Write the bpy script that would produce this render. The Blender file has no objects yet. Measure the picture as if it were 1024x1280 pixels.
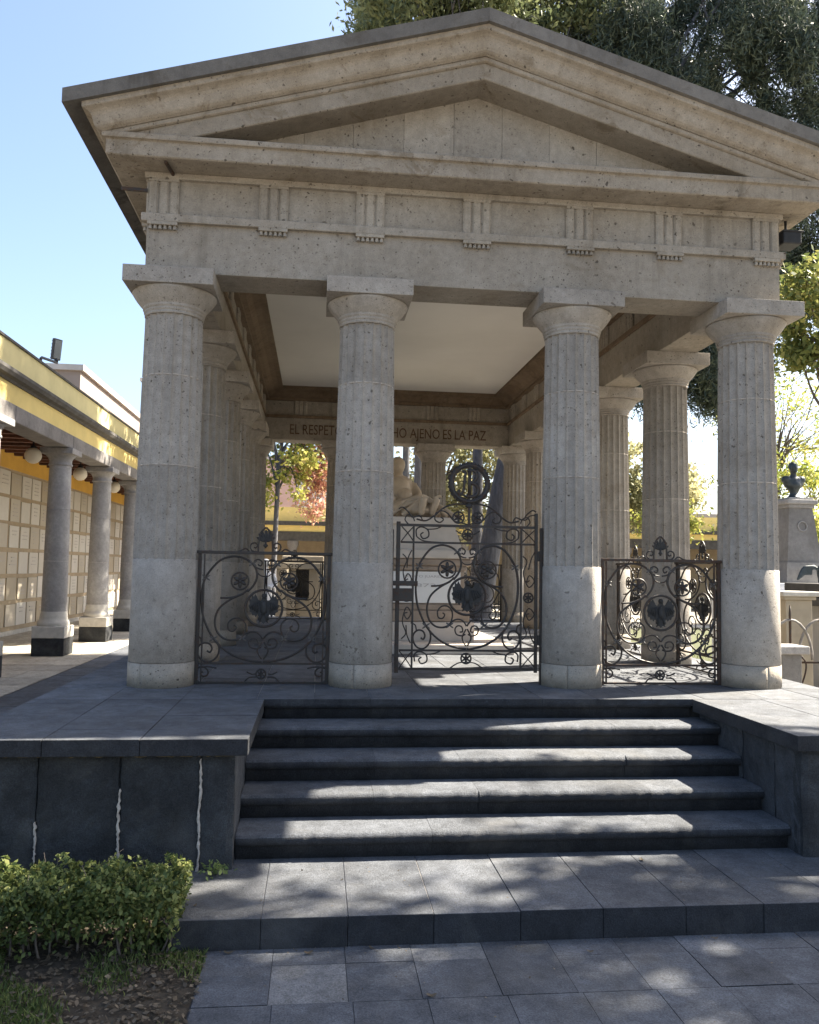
import bpy, bmesh, math, random
import numpy as np
from mathutils import Vector, Matrix

random.seed(7)
rng = np.random.default_rng(7)
SC = bpy.context.scene
COL = SC.collection
PI = math.pi

# ------------------------------------------------------------------ camera
F_PX = 1031.22
CAM = Vector((1.2955, -7.279, 1.0073))
YAW, PITCH, ROLL = 0.11, 0.0696, 0.0171
cam_d = bpy.data.cameras.new('camera')
cam = bpy.data.objects.new('camera', cam_d)
COL.objects.link(cam)
_r = Vector((math.cos(YAW), -math.sin(YAW), 0)); _f = Vector((math.sin(YAW), math.cos(YAW), 0)); _u = Vector((0, 0, 1))
_f2 = _f * math.cos(PITCH) + _u * math.sin(PITCH); _u2 = _u * math.cos(PITCH) - _f * math.sin(PITCH)
_r3 = _r * math.cos(ROLL) + _u2 * math.sin(ROLL); _u3 = _u2 * math.cos(ROLL) - _r * math.sin(ROLL)
mw = Matrix.Identity(4)
for i in range(3):
    mw[i][0] = _r3[i]; mw[i][1] = _u3[i]; mw[i][2] = -_f2[i]; mw[i][3] = CAM[i]
cam.matrix_world = mw
cam_d.sensor_fit = 'VERTICAL'; cam_d.sensor_height = 36.0
cam_d.lens = 36.0 * F_PX / 1280.0
cam_d.clip_end = 3000.0
SC.camera = cam

# ------------------------------------------------------------------ world, sun, exposure
SUN = Vector((0.93, 0.2976, 1.0)).normalized()        # towards the sun
elev = math.asin(SUN.z); az = math.atan2(SUN.x, SUN.y)  # azimuth clockwise from +Y
w = bpy.data.worlds.new('World'); SC.world = w; w.use_nodes = True
nt = w.node_tree; nt.nodes.clear()
sky = nt.nodes.new('ShaderNodeTexSky'); sky.sky_type = 'NISHITA'; sky.sun_disc = False
sky.sun_elevation = elev; sky.sun_rotation = az
sky.air_density = 1.0; sky.dust_density = 2.6; sky.ozone_density = 1.0; sky.altitude = 0
bg = nt.nodes.new('ShaderNodeBackground'); bg.inputs[1].default_value = 0.066
wo = nt.nodes.new('ShaderNodeOutputWorld')
nt.links.new(sky.outputs[0], bg.inputs[0]); nt.links.new(bg.outputs[0], wo.inputs[0])
sd = bpy.data.lights.new('sun', 'SUN'); sd.energy = 5.0; sd.angle = math.radians(0.53); sd.color = (1.0, 0.91, 0.76)
so = bpy.data.objects.new('sun', sd); COL.objects.link(so)
so.rotation_euler = SUN.to_track_quat('Z', 'Y').to_euler(); so.location = SUN * 60
vs = SC.view_settings; vs.view_transform = 'Standard'; vs.look = 'None'; vs.exposure = 2.42; vs.gamma = 1.0; vs.use_curve_mapping = False

# ------------------------------------------------------------------ helpers
def tag(o, label=None, cat=None, group=None, kind=None):
    if label: o['label'] = label
    if cat: o['category'] = cat
    if group: o['group'] = group
    if kind: o['kind'] = kind
    return o
def empty(name, loc=(0, 0, 0), rz=0.0):
    o = bpy.data.objects.new(name, None); COL.objects.link(o)
    o.location = loc; o.rotation_euler = (0, 0, rz); o.empty_display_size = 0.2
    return o
def link(name, me, parent=None, loc=None, rot=None):
    o = bpy.data.objects.new(name, me); COL.objects.link(o)
    if parent: o.parent = parent
    if loc is not None: o.location = loc
    if rot is not None: o.rotation_euler = rot
    return o
def kids(o): return [c for c in COL.objects if c.parent == o]
def copy_tree(o, childmap, parent=None):
    c = o.copy(); COL.objects.link(c); c.parent = parent
    for ch in childmap.get(o, []): copy_tree(ch, childmap, c)
    return c
def cmap():
    m = {}
    for o in COL.objects:
        if o.parent: m.setdefault(o.parent, []).append(o)
    return m

class MB:
    def __init__(s): s.v = []; s.f = []; s.sm = []
    def add(s, vs_, fs, smooth=False):
        b = len(s.v); s.v.extend([tuple(p) for p in vs_])
        for f in fs: s.f.append(tuple(b + i for i in f)); s.sm.append(smooth)
        return s
    def box(s, a, b, c=0.0):
        x0, y0, z0 = a; x1, y1, z1 = b
        if c <= 0:
            return s.add([(x0,y0,z0),(x1,y0,z0),(x1,y1,z0),(x0,y1,z0),(x0,y0,z1),(x1,y0,z1),(x1,y1,z1),(x0,y1,z1)],
                [(0,3,2,1),(4,5,6,7),(0,1,5,4),(1,2,6,5),(2,3,7,6),(3,0,4,7)])
        bm = bmesh.new()
        r = bmesh.ops.create_cube(bm, size=1.0)
        for v in bm.verts:
            v.co = Vector((x0 if v.co.x < 0 else x1, y0 if v.co.y < 0 else y1, z0 if v.co.z < 0 else z1))
        bmesh.ops.bevel(bm, geom=list(bm.edges), offset=c, segments=2, profile=0.5, affect='EDGES')
        bm.verts.index_update()
        s.add([v.co[:] for v in bm.verts], [tuple(v.index for v in f.verts) for f in bm.faces]); bm.free()
        return s
    def prism(s, poly, axis, a, b, smooth=False):
        # poly: 2-D points; axis 'y': (x,z) extruded a..b in y; 'x': (y,z); 'z': (x,y)
        n = len(poly)
        def P(p, t):
            return {'y': (p[0], t, p[1]), 'x': (t, p[0], p[1]), 'z': (p[0], p[1], t)}[axis]
        vs_ = [P(p, a) for p in poly] + [P(p, b) for p in poly]
        s.add(vs_, [tuple(range(n)), tuple(range(2*n-1, n-1, -1))])
        for i in range(n):
            j = (i + 1) % n
            s.add([vs_[i], vs_[j], vs_[n+j], vs_[n+i]], [(0, 1, 2, 3)], smooth)
        return s
    def lathe(s, prof, c=(0, 0, 0), n=32, smooth=True, cap=True):
        m = len(prof); vs_ = []
        for r, z in prof:
            for k in range(n):
                a = 2 * PI * k / n
                vs_.append((c[0] + r * math.cos(a), c[1] + r * math.sin(a), c[2] + z))
        fs = []
        for i in range(m - 1):
            for k in range(n):
                k2 = (k + 1) % n
                fs.append((i*n+k, i*n+k2, (i+1)*n+k2, (i+1)*n+k))
        s.add(vs_, fs, smooth)
        if cap:
            s.add([(x, y, z - 2e-5) for x, y, z in vs_[:n]], [tuple(range(n-1, -1, -1))])
            s.add([(x, y, z + 2e-5) for x, y, z in vs_[-n:]], [tuple(range(n))])
        return s
    def tube(s, pts, rad, n=6, smooth=True, closed=False, flat=1.0):
        pts = [Vector(p) for p in pts]; m = len(pts)
        if not hasattr(rad, '__len__'): rad = [rad] * m
        vs_ = []; up = None
        for i in range(m):
            if closed: t = pts[(i+1) % m] - pts[i-1]
            else: t = pts[min(i+1, m-1)] - pts[max(i-1, 0)]
            if t.length < 1e-9: t = Vector((0, 0, 1))
            t.normalize()
            if up is None:
                up = Vector((0, 1, 0)) if abs(t.y) < .9 else Vector((1, 0, 0))
            sd_ = t.cross(up)
            if sd_.length < 1e-6: sd_ = t.orthogonal()
            sd_.normalize(); u2 = sd_.cross(t).normalized(); up = u2
            for k in range(n):
                a = 2 * PI * (k + .5) / n
                vs_.append(pts[i] + sd_ * math.cos(a) * rad[i] + u2 * math.sin(a) * rad[i] * flat)
        fs = []
        for i in range(m if closed else m - 1):
            i2 = (i + 1) % m
            for k in range(n):
                k2 = (k + 1) % n
                fs.append((i*n+k, i*n+k2, i2*n+k2, i2*n+k))
        if not closed:
            fs.append(tuple(range(n-1, -1, -1))); fs.append(tuple((m-1)*n + k for k in range(n)))
        return s.add([v[:] for v in vs_], fs, smooth)
    def ball(s, c, r, n=12, m=8, rot=None):
        if not hasattr(r, '__len__'): r = (r, r, r)
        vs_ = []; fs = []
        for i in range(m + 1):
            th = PI * i / m
            for k in range(n):
                a = 2 * PI * k / n
                p = Vector((r[0]*math.sin(th)*math.cos(a), r[1]*math.sin(th)*math.sin(a), r[2]*math.cos(th)))
                if rot is not None: p = rot @ p
                vs_.append((p.x + c[0], p.y + c[1], p.z + c[2]))
        for i in range(m):
            for k in range(n):
                k2 = (k + 1) % n
                fs.append((i*n+k, (i+1)*n+k, (i+1)*n+k2, i*n+k2))
        return s.add(vs_, fs, True)
    def mesh(s, name, mat, merge=0.0, fix=True):
        me = bpy.data.meshes.new(name)
        me.from_pydata(s.v, [], s.f)
        me.polygons.foreach_set('use_smooth', s.sm)
        if fix or merge:
            bm = bmesh.new(); bm.from_mesh(me)
            bmesh.ops.remove_doubles(bm, verts=bm.verts, dist=max(merge, 1e-6))
            bmesh.ops.recalc_face_normals(bm, faces=bm.faces)
            bm.to_mesh(me); bm.free()
        me.materials.append(mat); me.update()
        return me
    def build(s, name, mat, parent=None, loc=None, rot=None, merge=0.0):
        return link(name, s.mesh(name, mat, merge), parent, loc, rot)

def spline(pts, k=6):
    out = []; n = len(pts)
    P = [Vector(p) for p in pts]
    for i in range(n - 1):
        p0 = P[max(i-1, 0)]; p1 = P[i]; p2 = P[i+1]; p3 = P[min(i+2, n-1)]
        for j in range(k):
            t = j / k
            out.append(.5 * ((2*p1) + (p2-p0)*t + (2*p0-5*p1+4*p2-p3)*t*t + (3*p1-p0-3*p2+p3)*t**3))
    out.append(P[-1]); return out

# ------------------------------------------------------------------ materials
def nodes(name):
    m = bpy.data.materials.new(name); m.use_nodes = True
    t = m.node_tree; t.nodes.clear()
    o = t.nodes.new('ShaderNodeOutputMaterial'); b = t.nodes.new('ShaderNodeBsdfPrincipled')
    t.links.new(b.outputs[0], o.inputs[0])
    return m, t, b, o
def N(t, ty, **kw):
    n = t.nodes.new(ty)
    for k, v in kw.items(): setattr(n, k, v)
    return n
def pos(t): return N(t, 'ShaderNodeNewGeometry').outputs['Position']
def noise(t, vec, sc, det=4, rough=.6, dist=0.0):
    n = N(t, 'ShaderNodeTexNoise'); n.inputs['Scale'].default_value = sc; n.inputs['Detail'].default_value = det
    n.inputs['Roughness'].default_value = rough; n.inputs['Distortion'].default_value = dist
    t.links.new(vec, n.inputs['Vector']); return n.outputs[0]
def ramp(t, fac, stops):
    r = N(t, 'ShaderNodeValToRGB'); e = r.color_ramp.elements
    while len(e) > 1: e.remove(e[-1])
    e[0].position = stops[0][0]; e[0].color = (*stops[0][1], 1)
    for p, c in stops[1:]:
        k = e.new(p); k.color = (*c, 1)
    t.links.new(fac, r.inputs[0]); return r.outputs[0]
def g(v): return (v, v, v)
def mix(t, fac, a, b, mode='MIX'):
    n = N(t, 'ShaderNodeMix', data_type='RGBA', blend_type=mode)
    for sock, val in ((n.inputs[0], fac), (n.inputs[6], a), (n.inputs[7], b)):
        if isinstance(val, (int, float)): sock.default_value = val
        elif isinstance(val, tuple): sock.default_value = (*val, 1)
        else: t.links.new(val, sock)
    return n.outputs[2]
def math_(t, op, a, b):
    n = N(t, 'ShaderNodeMath', operation=op)
    for s_, v in ((n.inputs[0], a), (n.inputs[1], b)):
        if isinstance(v, (int, float)): s_.default_value = v
        else: t.links.new(v, s_)
    return n.outputs[0]
def bump(t, b, h, strength, dist=.01):
    n = N(t, 'ShaderNodeBump'); n.inputs['Strength'].default_value = strength; n.inputs['Distance'].default_value = dist
    t.links.new(h, n.inputs['Height']); t.links.new(n.outputs[0], b.inputs['Normal'])
def randobj(t): return N(t, 'ShaderNodeObjectInfo').outputs['Random']

def tuff(name, c0, c1, pit=(.075, .062, .05), pits=True, stain=.5, objvar=.13, grain=1.0, streak=.0):
    """porous volcanic building stone: mottling, grain, dark pits, weather stains"""
    m, t, b, o = nodes(name); p = pos(t)
    base = ramp(t, noise(t, p, 1.7, 5, .65, .4), [(.32, c0), (.68, c1)])
    gr = ramp(t, noise(t, p, 95, 3, .7), [(.3, g(.78)), (.7, g(1.12))])
    col = mix(t, .8 * grain, base, gr, 'MULTIPLY')
    mid = ramp(t, noise(t, p, 14, 4, .6), [(.35, g(.86)), (.65, g(1.06))])
    col = mix(t, .9, col, mid, 'MULTIPLY')
    ov = ramp(t, randobj(t), [(0, g(1 - objvar)), (1, g(1 + objvar * .6))])
    col = mix(t, 1.0, col, ov, 'MULTIPLY')
    # brown weather stains with an outline of their own
    st = ramp(t, noise(t, p, 3.1, 6, .72, .8), [(.56, g(0)), (.66, g(1))])
    stf = math_(t, 'MULTIPLY', st, stain * .55)
    col = mix(t, stf, col, (c0[0] * .62, c0[1] * .56, c0[2] * .48))
    if streak:    # rain-washed grime running down the faces
        mp = N(t, 'ShaderNodeMapping'); mp.inputs['Scale'].default_value = (7, 7, .55); t.links.new(p, mp.inputs[0])
        sk = math_(t, 'MULTIPLY', ramp(t, noise(t, mp.outputs[0], 1.0, 5, .7, .3), [(.5, g(0)), (.7, g(1))]), ramp(t, noise(t, p, .9, 3, .6), [(.42, g(0)), (.62, g(1))]))
        col = mix(t, math_(t, 'MULTIPLY', sk, streak), col, (c0[0] * .45, c0[1] * .44, c0[2] * .43))
    h = noise(t, p, 70, 4, .7)
    if pits:
        for sc, th, k in ((5.0, .085, 1.0), (9, .13, 1.0), (19, .18, .95), (40, .21, .85), (80, .24, .6)):
            v = N(t, 'ShaderNodeTexVoronoi', feature='F1'); v.inputs['Scale'].default_value = sc; v.inputs['Randomness'].default_value = 1
            dv = N(t, 'ShaderNodeVectorMath', operation='ADD'); nn = N(t, 'ShaderNodeTexNoise'); nn.inputs['Scale'].default_value = sc * 2.2
            t.links.new(p, nn.inputs['Vector'])
            sc_ = N(t, 'ShaderNodeVectorMath', operation='SCALE'); t.links.new(nn.outputs[1], sc_.inputs[0]); sc_.inputs['Scale'].default_value = .6 / sc
            t.links.new(p, dv.inputs[0]); t.links.new(sc_.outputs[0], dv.inputs[1]); t.links.new(dv.outputs[0], v.inputs['Vector'])
            msk = ramp(t, v.outputs['Distance'], [(th * .7, g(1)), (th, g(0))])
            sep = N(t, 'ShaderNodeSeparateColor'); t.links.new(v.outputs['Color'], sep.inputs[0])
            pick = math_(t, 'GREATER_THAN', sep.outputs[0], .42)
            mk = math_(t, 'MULTIPLY', msk, pick); mk = math_(t, 'MULTIPLY', mk, math_(t, 'MULTIPLY', ramp(t, noise(t, p, 1.15 + sc * .01, 3, .6), [(.36, g(.12)), (.6, g(1))]), k * .92))
            col = mix(t, mk, col, pit)
            h = math_(t, 'SUBTRACT', h, math_(t, 'MULTIPLY', mk, 1.2))
    t.links.new(col, b.inputs['Base Color']); b.inputs['Roughness'].default_value = .92
    b.inputs['Specular IOR Level'].default_value = .25
    bump(t, b, h, .5, .008)
    return m
def simple(name, c, rough=.7, var=.15, sc=20, metal=0.0, bmp=.15, spec=.3, objvar=0.0):
    m, t, b, o = nodes(name); p = pos(t)
    n1 = noise(t, p, sc, 4, .6)
    col = ramp(t, n1, [(.3, tuple(x * (1 - var) for x in c)), (.7, tuple(min(1, x * (1 + var)) for x in c))])
    if objvar:
        ov = ramp(t, randobj(t), [(0, g(1 - objvar)), (1, g(1 + objvar))]); col = mix(t, 1.0, col, ov, 'MULTIPLY')
    t.links.new(col, b.inputs['Base Color']); b.inputs['Roughness'].default_value = rough; b.inputs['Metallic'].default_value = metal
    b.inputs['Specular IOR Level'].default_value = spec
    if bmp: bump(t, b, noise(t, p, sc * 4, 4, .65), bmp, .01)
    return m
def basalt(name, c, objvar=.25, bmp=.35, mott=.3, side=None):
    m, t, b, o = nodes(name); p = pos(t)
    col = ramp(t, noise(t, p, 3.5, 5, .65, .3), [(.3, tuple(x * (1 - mott) for x in c)), (.7, tuple(x * (1 + mott) for x in c))])
    if side:      # tops lighter for wear, dust and painted sky light; faces painted darker for shade
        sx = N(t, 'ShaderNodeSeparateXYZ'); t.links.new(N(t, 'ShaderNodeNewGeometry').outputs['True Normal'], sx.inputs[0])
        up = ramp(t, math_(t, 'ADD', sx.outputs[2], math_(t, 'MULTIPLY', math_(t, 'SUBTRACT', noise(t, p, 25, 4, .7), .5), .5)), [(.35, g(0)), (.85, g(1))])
        face_shade = ramp(t, noise(t, p, 5, 5, .65), [(.3, tuple(x * .7 for x in side)), (.7, tuple(x * 1.3 for x in side))])
        col = mix(t, up, face_shade, col)
    gr = ramp(t, noise(t, p, 110, 4, .8), [(.3, g(.42)), (.7, g(1.55))])
    col = mix(t, .95, col, gr, 'MULTIPLY')
    bl = ramp(t, noise(t, p, 11, 5, .7, .6), [(.35, g(.75)), (.65, g(1.18))]); col = mix(t, .9, col, bl, 'MULTIPLY')
    ov = ramp(t, randobj(t), [(0, g(1 - objvar)), (1, g(1 + objvar))]); col = mix(t, 1.0, col, ov, 'MULTIPLY')
    sp = ramp(t, noise(t, p, 45, 3, .7), [(.66, g(0)), (.72, g(1))])
    col = mix(t, math_(t, 'MULTIPLY', sp, .18), col, tuple(x * 2.0 for x in c))
    dust = ramp(t, noise(t, p, 1.3, 6, .7, .6), [(.5, g(0)), (.72, g(1))])
    col = mix(t, math_(t, 'MULTIPLY', dust, .30), col, (.15, .142, .128))
    t.links.new(col, b.inputs['Base Color']); b.inputs['Roughness'].default_value = .82; b.inputs['Specular IOR Level'].default_value = .35
    bump(t, b, math_(t, 'ADD', noise(t, p, 110, 4, .75), math_(t, 'MULTIPLY', noise(t, p, 18, 3, .6), .8)), bmp, .008)
    return m
def leafmat(name, stops, trans=.35, rough=.55):
    m, t, b, o = nodes(name); p = pos(t)
    r = N(t, 'ShaderNodeNewGeometry').outputs['Random Per Island']
    n1 = noise(t, p, .55, 3, .6)
    f = math_(t, 'ADD', math_(t, 'MULTIPLY', r, .65), math_(t, 'MULTIPLY', math_(t, 'SUBTRACT', n1, .32), 1.1))
    col = ramp(t, f, stops)
    t.links.new(col, b.inputs['Base Color']); b.inputs['Roughness'].default_value = rough; b.inputs['Specular IOR Level'].default_value = .3
    tr = N(t, 'ShaderNodeBsdfTranslucent'); t.links.new(col, tr.inputs[0])
    mx = N(t, 'ShaderNodeMixShader'); mx.inputs[0].default_value = trans
    t.links.new(b.outputs[0], mx.inputs[1]); t.links.new(tr.outputs[0], mx.inputs[2]); t.links.new(mx.outputs[0], o.inputs[0])
    return m
def bark(name, c0, c1):
    m, t, b, o = nodes(name); p = pos(t)
    mp = N(t, 'ShaderNodeMapping'); mp.inputs['Scale'].default_value = (1, 1, .22); t.links.new(p, mp.inputs[0])
    n1 = noise(t, mp.outputs[0], 16, 5, .7, .5)
    t.links.new(ramp(t, n1, [(.3, c0), (.7, c1)]), b.inputs['Base Color']); b.inputs['Roughness'].default_value = .9
    bump(t, b, n1, .8, .03); return m
def marble(name, c, vein=(.5, .47, .42), objvar=.12):
    m, t, b, o = nodes(name); p = pos(t)
    n1 = noise(t, p, 2.2, 6, .7, 1.6)
    col = ramp(t, n1, [(.40, c), (.47, tuple(.5*a+.5*b_ for a, b_ in zip(c, vein))), (.50, vein), (.53, tuple(.6*a+.4*b_ for a, b_ in zip(c, vein))), (.6, c)])
    col = mix(t, .35, c, col)
    if objvar:
        ov = ramp(t, randobj(t), [(0, (1-objvar*1.6, 1-objvar*1.9, 1-objvar*2.4)), (.5, g(.97)), (1, g(1.03))]); col = mix(t, 1.0, col, ov, 'MULTIPLY')
    t.links.new(col, b.inputs['Base Color']); b.inputs['Roughness'].default_value = .45
    bump(t, b, noise(t, p, 60, 3, .6), .06, .01); return m

M = {}
M['stone'] = tuff('tuff_stone', (.288, .263, .232), (.372, .348, .318), streak=.5)
M['stone_entab'] = tuff('tuff_entablature', (.292, .260, .218), (.365, .335, .292), stain=.7, streak=.55)
M['stone_cornice'] = tuff('tuff_cornice', (.262, .225, .178), (.345, .308, .258), stain=1.2, streak=.9)
M['stone_base'] = tuff('tuff_base', (.30, .262, .21), (.36, .32, .27), stain=.3)
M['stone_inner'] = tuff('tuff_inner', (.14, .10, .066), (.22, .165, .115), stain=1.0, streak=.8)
M['roof'] = tuff('roof_slab', (.125, .118, .11), (.19, .18, .168), pits=False, stain=1.0, streak=.9)
M['ceiling'] = simple('white_plaster', (.62, .615, .60), .85, .06, .7, bmp=.05)
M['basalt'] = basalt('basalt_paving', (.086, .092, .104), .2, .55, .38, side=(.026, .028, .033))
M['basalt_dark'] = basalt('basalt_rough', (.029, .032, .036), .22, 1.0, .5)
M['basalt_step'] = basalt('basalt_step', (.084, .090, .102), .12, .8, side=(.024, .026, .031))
M['basalt_light'] = basalt('basalt_light', (.15, .152, .155), .05, .6, .25)
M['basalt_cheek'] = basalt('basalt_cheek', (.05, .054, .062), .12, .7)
M['mortar'] = simple('lime_mortar', (.42, .38, .34), .95, .3, 30, bmp=.5)
M['moss'] = simple('mossy_mortar', (.13, .10, .055), .95, .5, 18, bmp=.6)
M['joint'] = simple('dark_joint', (.045, .047, .052), .95, .3, 30)
def rusty(name, c, r, amt):
    m, t, b, o = nodes(name); p = pos(t)
    f = ramp(t, noise(t, p, 22, 5, .7), [(amt, g(0)), (amt + .14, g(1))])
    col = mix(t, f, c, r); col = mix(t, .6, col, ramp(t, noise(t, p, 90, 3, .7), [(.3, g(.6)), (.7, g(1.4))]), 'MULTIPLY')
    t.links.new(col, b.inputs['Base Color']); t.links.new(ramp(t, f, [(0, g(.45)), (1, g(.9))]), b.inputs['Roughness'])
    bump(t, b, noise(t, p, 120, 4, .7), .35, .004); return m
M['iron'] = rusty('wrought_iron', (.015, .0125, .0115), (.050, .029, .019), .50)
M['iron_rust'] = rusty('rusted_iron', (.018, .014, .012), (.060, .034, .022), .42)
M['iron_plate'] = simple('cast_iron_plate', (.030, .030, .030), .7, .3, 20, 0, .2, .3)
M['iron_leaf'] = simple('iron_leaf', (.09, .085, .08), .5, .3, 30, .3, .2, .5)
M['marble_statue'] = simple('weathered_marble', (.44, .355, .265), .5, .12, 6, bmp=.1)
M['marble_tomb'] = simple('tomb_marble', (.52, .46, .40), .45, .1, 4, bmp=.05)
M['marble_brown'] = simple('brown_stone', (.30, .235, .18), .5, .2, 6, bmp=.1)
M['plaque'] = marble('plaque_marble', (.58, .55, .50), objvar=.24)
M['white_plaque'] = simple('white_inscription_marble', (.72, .70, .67), .4, .04, 4, bmp=.03)
M['letter'] = simple('letter_brown', (.10, .06, .035), .8, .3, 20)
M['letter_gray'] = simple('letter_gray', (.45, .42, .40), .8, .1, 20)
M['yellow'] = simple('yellow_paint', (.60, .47, .18), .85, .10, 1.6, bmp=.1)
M['far_yellow'] = simple('bright_yellow_paint', (.80, .62, .24), .85, .08, 1.6, bmp=.1)
M['ochre'] = simple('ochre_paint', (.62, .36, .07), .85, .10, 1.6, bmp=.08)
M['pale_yellow'] = simple('pale_yellow_paint', (.54, .47, .24), .85, .12, 1.4, bmp=.1)
M['grey_stone'] = tuff('grey_stone', (.26, .25, .245), (.38, .37, .36), pits=False, stain=.4)
M['beam_stone'] = tuff('beam_stone', (.15, .14, .135), (.24, .225, .215), pits=False, stain=.5)
M['pale_stone'] = simple('pale_base_stone', (.46, .44, .40), .85, .15, 8, bmp=.2)
M['wood'] = simple('red_brown_wood', (.10, .045, .03), .75, .3, 10, objvar=.3)
M['niche'] = simple('niche_render', (.36, .29, .20), .9, .12, 4)
M['flag'] = basalt('flagstone', (.40, .36, .29), .15, .4, .2)
M['lamp_glass'] = simple('opal_glass', (.62, .56, .46), .3, .02, 3, bmp=0)
M['black_metal'] = simple('black_metal', (.03, .032, .036), .5, .2, 20, .2)
M['arc'] = simple('worn_grey_iron', (.20, .185, .17), .6, .4, 14)
M['dark_grey_stone'] = tuff('pedestal_stone', (.20, .19, .18), (.27, .26, .25), pits=False, stain=.5)
M['bronze'] = simple('dark_bronze', (.035, .045, .05), .45, .3, 14, .3, .2, .5)
M['pink'] = simple('pink_wall', (.56, .40, .36), .9, .1, 1.5)
M['white_wall'] = simple('white_wall', (.66, .66, .67), .9, .06, 1.5)
M['grey_wall'] = simple('grey_wall', (.42, .40, .38), .9, .15, 1.2)
M['teal'] = simple('teal_wall', (.10, .34, .36), .8, .1, 2)
M['peach'] = simple('peach_render', (.27, .225, .20), .9, .12, .8)
M['cream'] = simple('cream_stone', (.36, .31, .235), .85, .1, 5)
M['dark_slab'] = simple('dark_slab', (.075, .07, .065), .85, .3, 6)
M['glass'] = simple('window_glass', (.08, .10, .12), .15, .1, 3, bmp=0, spec=.6)
M['soil'] = simple('soil', (.05, .04, .028), .95, .45, 14, bmp=.7)
M['ground'] = simple('ground_earth', (.20, .18, .15), .95, .25, 3, bmp=.4)
M['lawn'] = simple('lawn_earth', (.07, .075, .035), .95, .4, 12, bmp=.6)
M['trunk_dark'] = bark('bark_dark', (.05, .05, .056), (.125, .125, .138))
M['trunk_mid'] = bark('bark_mid', (.07, .055, .045), (.17, .14, .115))
M['leaf_broad'] = leafmat('leaf_broad', [(.0, (.07, .085, .04)), (.45, (.13, .155, .075)), (.8, (.22, .24, .11)), (1, (.30, .29, .14))])
M['leaf_dark'] = leafmat('leaf_needles', [(.0, (.02, .033, .028)), (.5, (.048, .068, .052)), (.85, (.105, .125, .082)), (1, (.18, .195, .125))], .18)
M['leaf_yel'] = leafmat('leaf_yellow_green', [(.0, (.10, .14, .03)), (.4, (.24, .28, .06)), (.75, (.42, .40, .10)), (1, (.50, .42, .16))], .45)
M['leaf_mix'] = leafmat('leaf_mix', [(.0, (.06, .09, .025)), (.45, (.14, .17, .05)), (.8, (.30, .29, .09)), (1, (.42, .36, .13))], .35)
M['leaf_red'] = leafmat('leaf_red', [(.0, (.34, .34, .10)), (.35, (.52, .40, .22)), (.7, (.60, .29, .24)), (1, (.66, .42, .36))], .55)
M['leaf_green'] = leafmat('leaf_green', [(.0, (.10, .15, .05)), (.5, (.20, .27, .09)), (1, (.36, .40, .14))], .5)
M['leaf_grey'] = leafmat('leaf_grey', [(.0, (.16, .17, .09)), (.5, (.30, .29, .15)), (1, (.42, .38, .22))], .5)
M['leaf_hedge'] = leafmat('leaf_hedge', [(.0, (.036, .052, .016)), (.4, (.092, .125, .036)), (.7, (.20, .22, .066)), (1, (.40, .345, .12))], .3, .6)
M['grass'] = leafmat('grass_blade', [(.0, (.05, .075, .02)), (.5, (.11, .15, .04)), (1, (.24, .24, .09))], .3)
M['litter'] = leafmat('leaf_litter', [(.0, (.06, .045, .03)), (.6, (.12, .095, .065)), (.9, (.22, .18, .13)), (1, (.42, .38, .32))], .1)

# ------------------------------------------------------------------ measures (metres; platform floor is z = 0)
S, MID, D = 1.6903, 1.8874, 1.821
XS = [0, S, S + MID, 2 * S + MID]
LX, LY = XS[3], 5 * D
XC = LX / 2
GZ = -0.93
R_ = 0.1557; T_ = 0.3138; PY = -0.81; CY = -2.286; XL, XR = 0.8368, 4.4201; LZ = -5 * R_
PX0, PX1, PY1 = -0.78, LX + 0.60, LY + 0.85

# ------------------------------------------------------------------ ground
mb = MB(); mb.add([(-400, -300, GZ - .03), (500, -300, GZ - .03), (500, 900, GZ - .03), (-400, 900, GZ - .03)], [(0, 1, 2, 3)])
tag(mb.build('ground', M['ground']), kind='structure')

def slab_field(parent, name, mat_pick, xs, ys, ztop, th, gap=.004, jit=.002, skip=None, bev=.002, jx=0.0, minz=None):
    """paving stones, each an object of its own"""
    for j in range(len(ys) - 1):
        off = jx * (j % 2)
        for i in range(len(xs) - 1):
            x0, x1, y0, y1 = xs[i] + off, xs[i+1] + off, ys[j], ys[j+1]
            if skip and skip(x0, x1, y0, y1): continue
            z = ztop + random.uniform(-jit, jit)
            b = MB().box((x0 + gap/2, y0 + gap/2, ztop - th), (x1 - gap/2, y1 - gap/2, z), bev)
            for k in range(len(b.v)):   # slightly out of true
                v = b.v[k]
                if v[2] > ztop - th * .5: b.v[k] = (v[0], v[1], v[2] + .0025 * math.sin(7 * v[0] + 3 * i) * math.cos(6 * v[1] + j))
            b.build(name, mat_pick(i, j), parent)
def frange(a, b, st):
    out = [a]
    while out[-1] + st < b - st * .3: out.append(out[-1] + st)
    out.append(b); return out

# front paving
pav = empty('paving', (0, 0, 0)); tag(pav, kind='structure')
MB().box((.785, -9.5, GZ - .03), (9.0, -2.5, GZ - .005)).build('bedding', M['joint'], pav)
light = {(2, 1), (3, 0)}
xs = [.79, 1.123, 1.482, 1.82, 2.19, 2.545, 2.9, 3.24, 3.6, 3.93, 4.29, 4.64, 5.0, 5.36]
ys_f = [-2.89, -3.07, -3.435, -3.80, -4.16, -4.53, -4.9]
for j in range(len(ys_f) - 1):
    sh = [0, 0.0, .02, -.03, .05, 0][j]
    for i in range(len(xs) - 1):
        x0, x1 = xs[i] + (sh if i else 0), xs[i+1] + sh
        z = GZ + random.uniform(-.002, .002)
        mt = M['basalt_light'] if (i, j) in {(3, 0), (1, 1)} else M['basalt']
        MB().box((x0 + .0012, ys_f[j+1] + .0012, GZ - .028), (x1 - .0012, ys_f[j] - .0012, z), .001).build('paving_slab', mt, pav)
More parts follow.
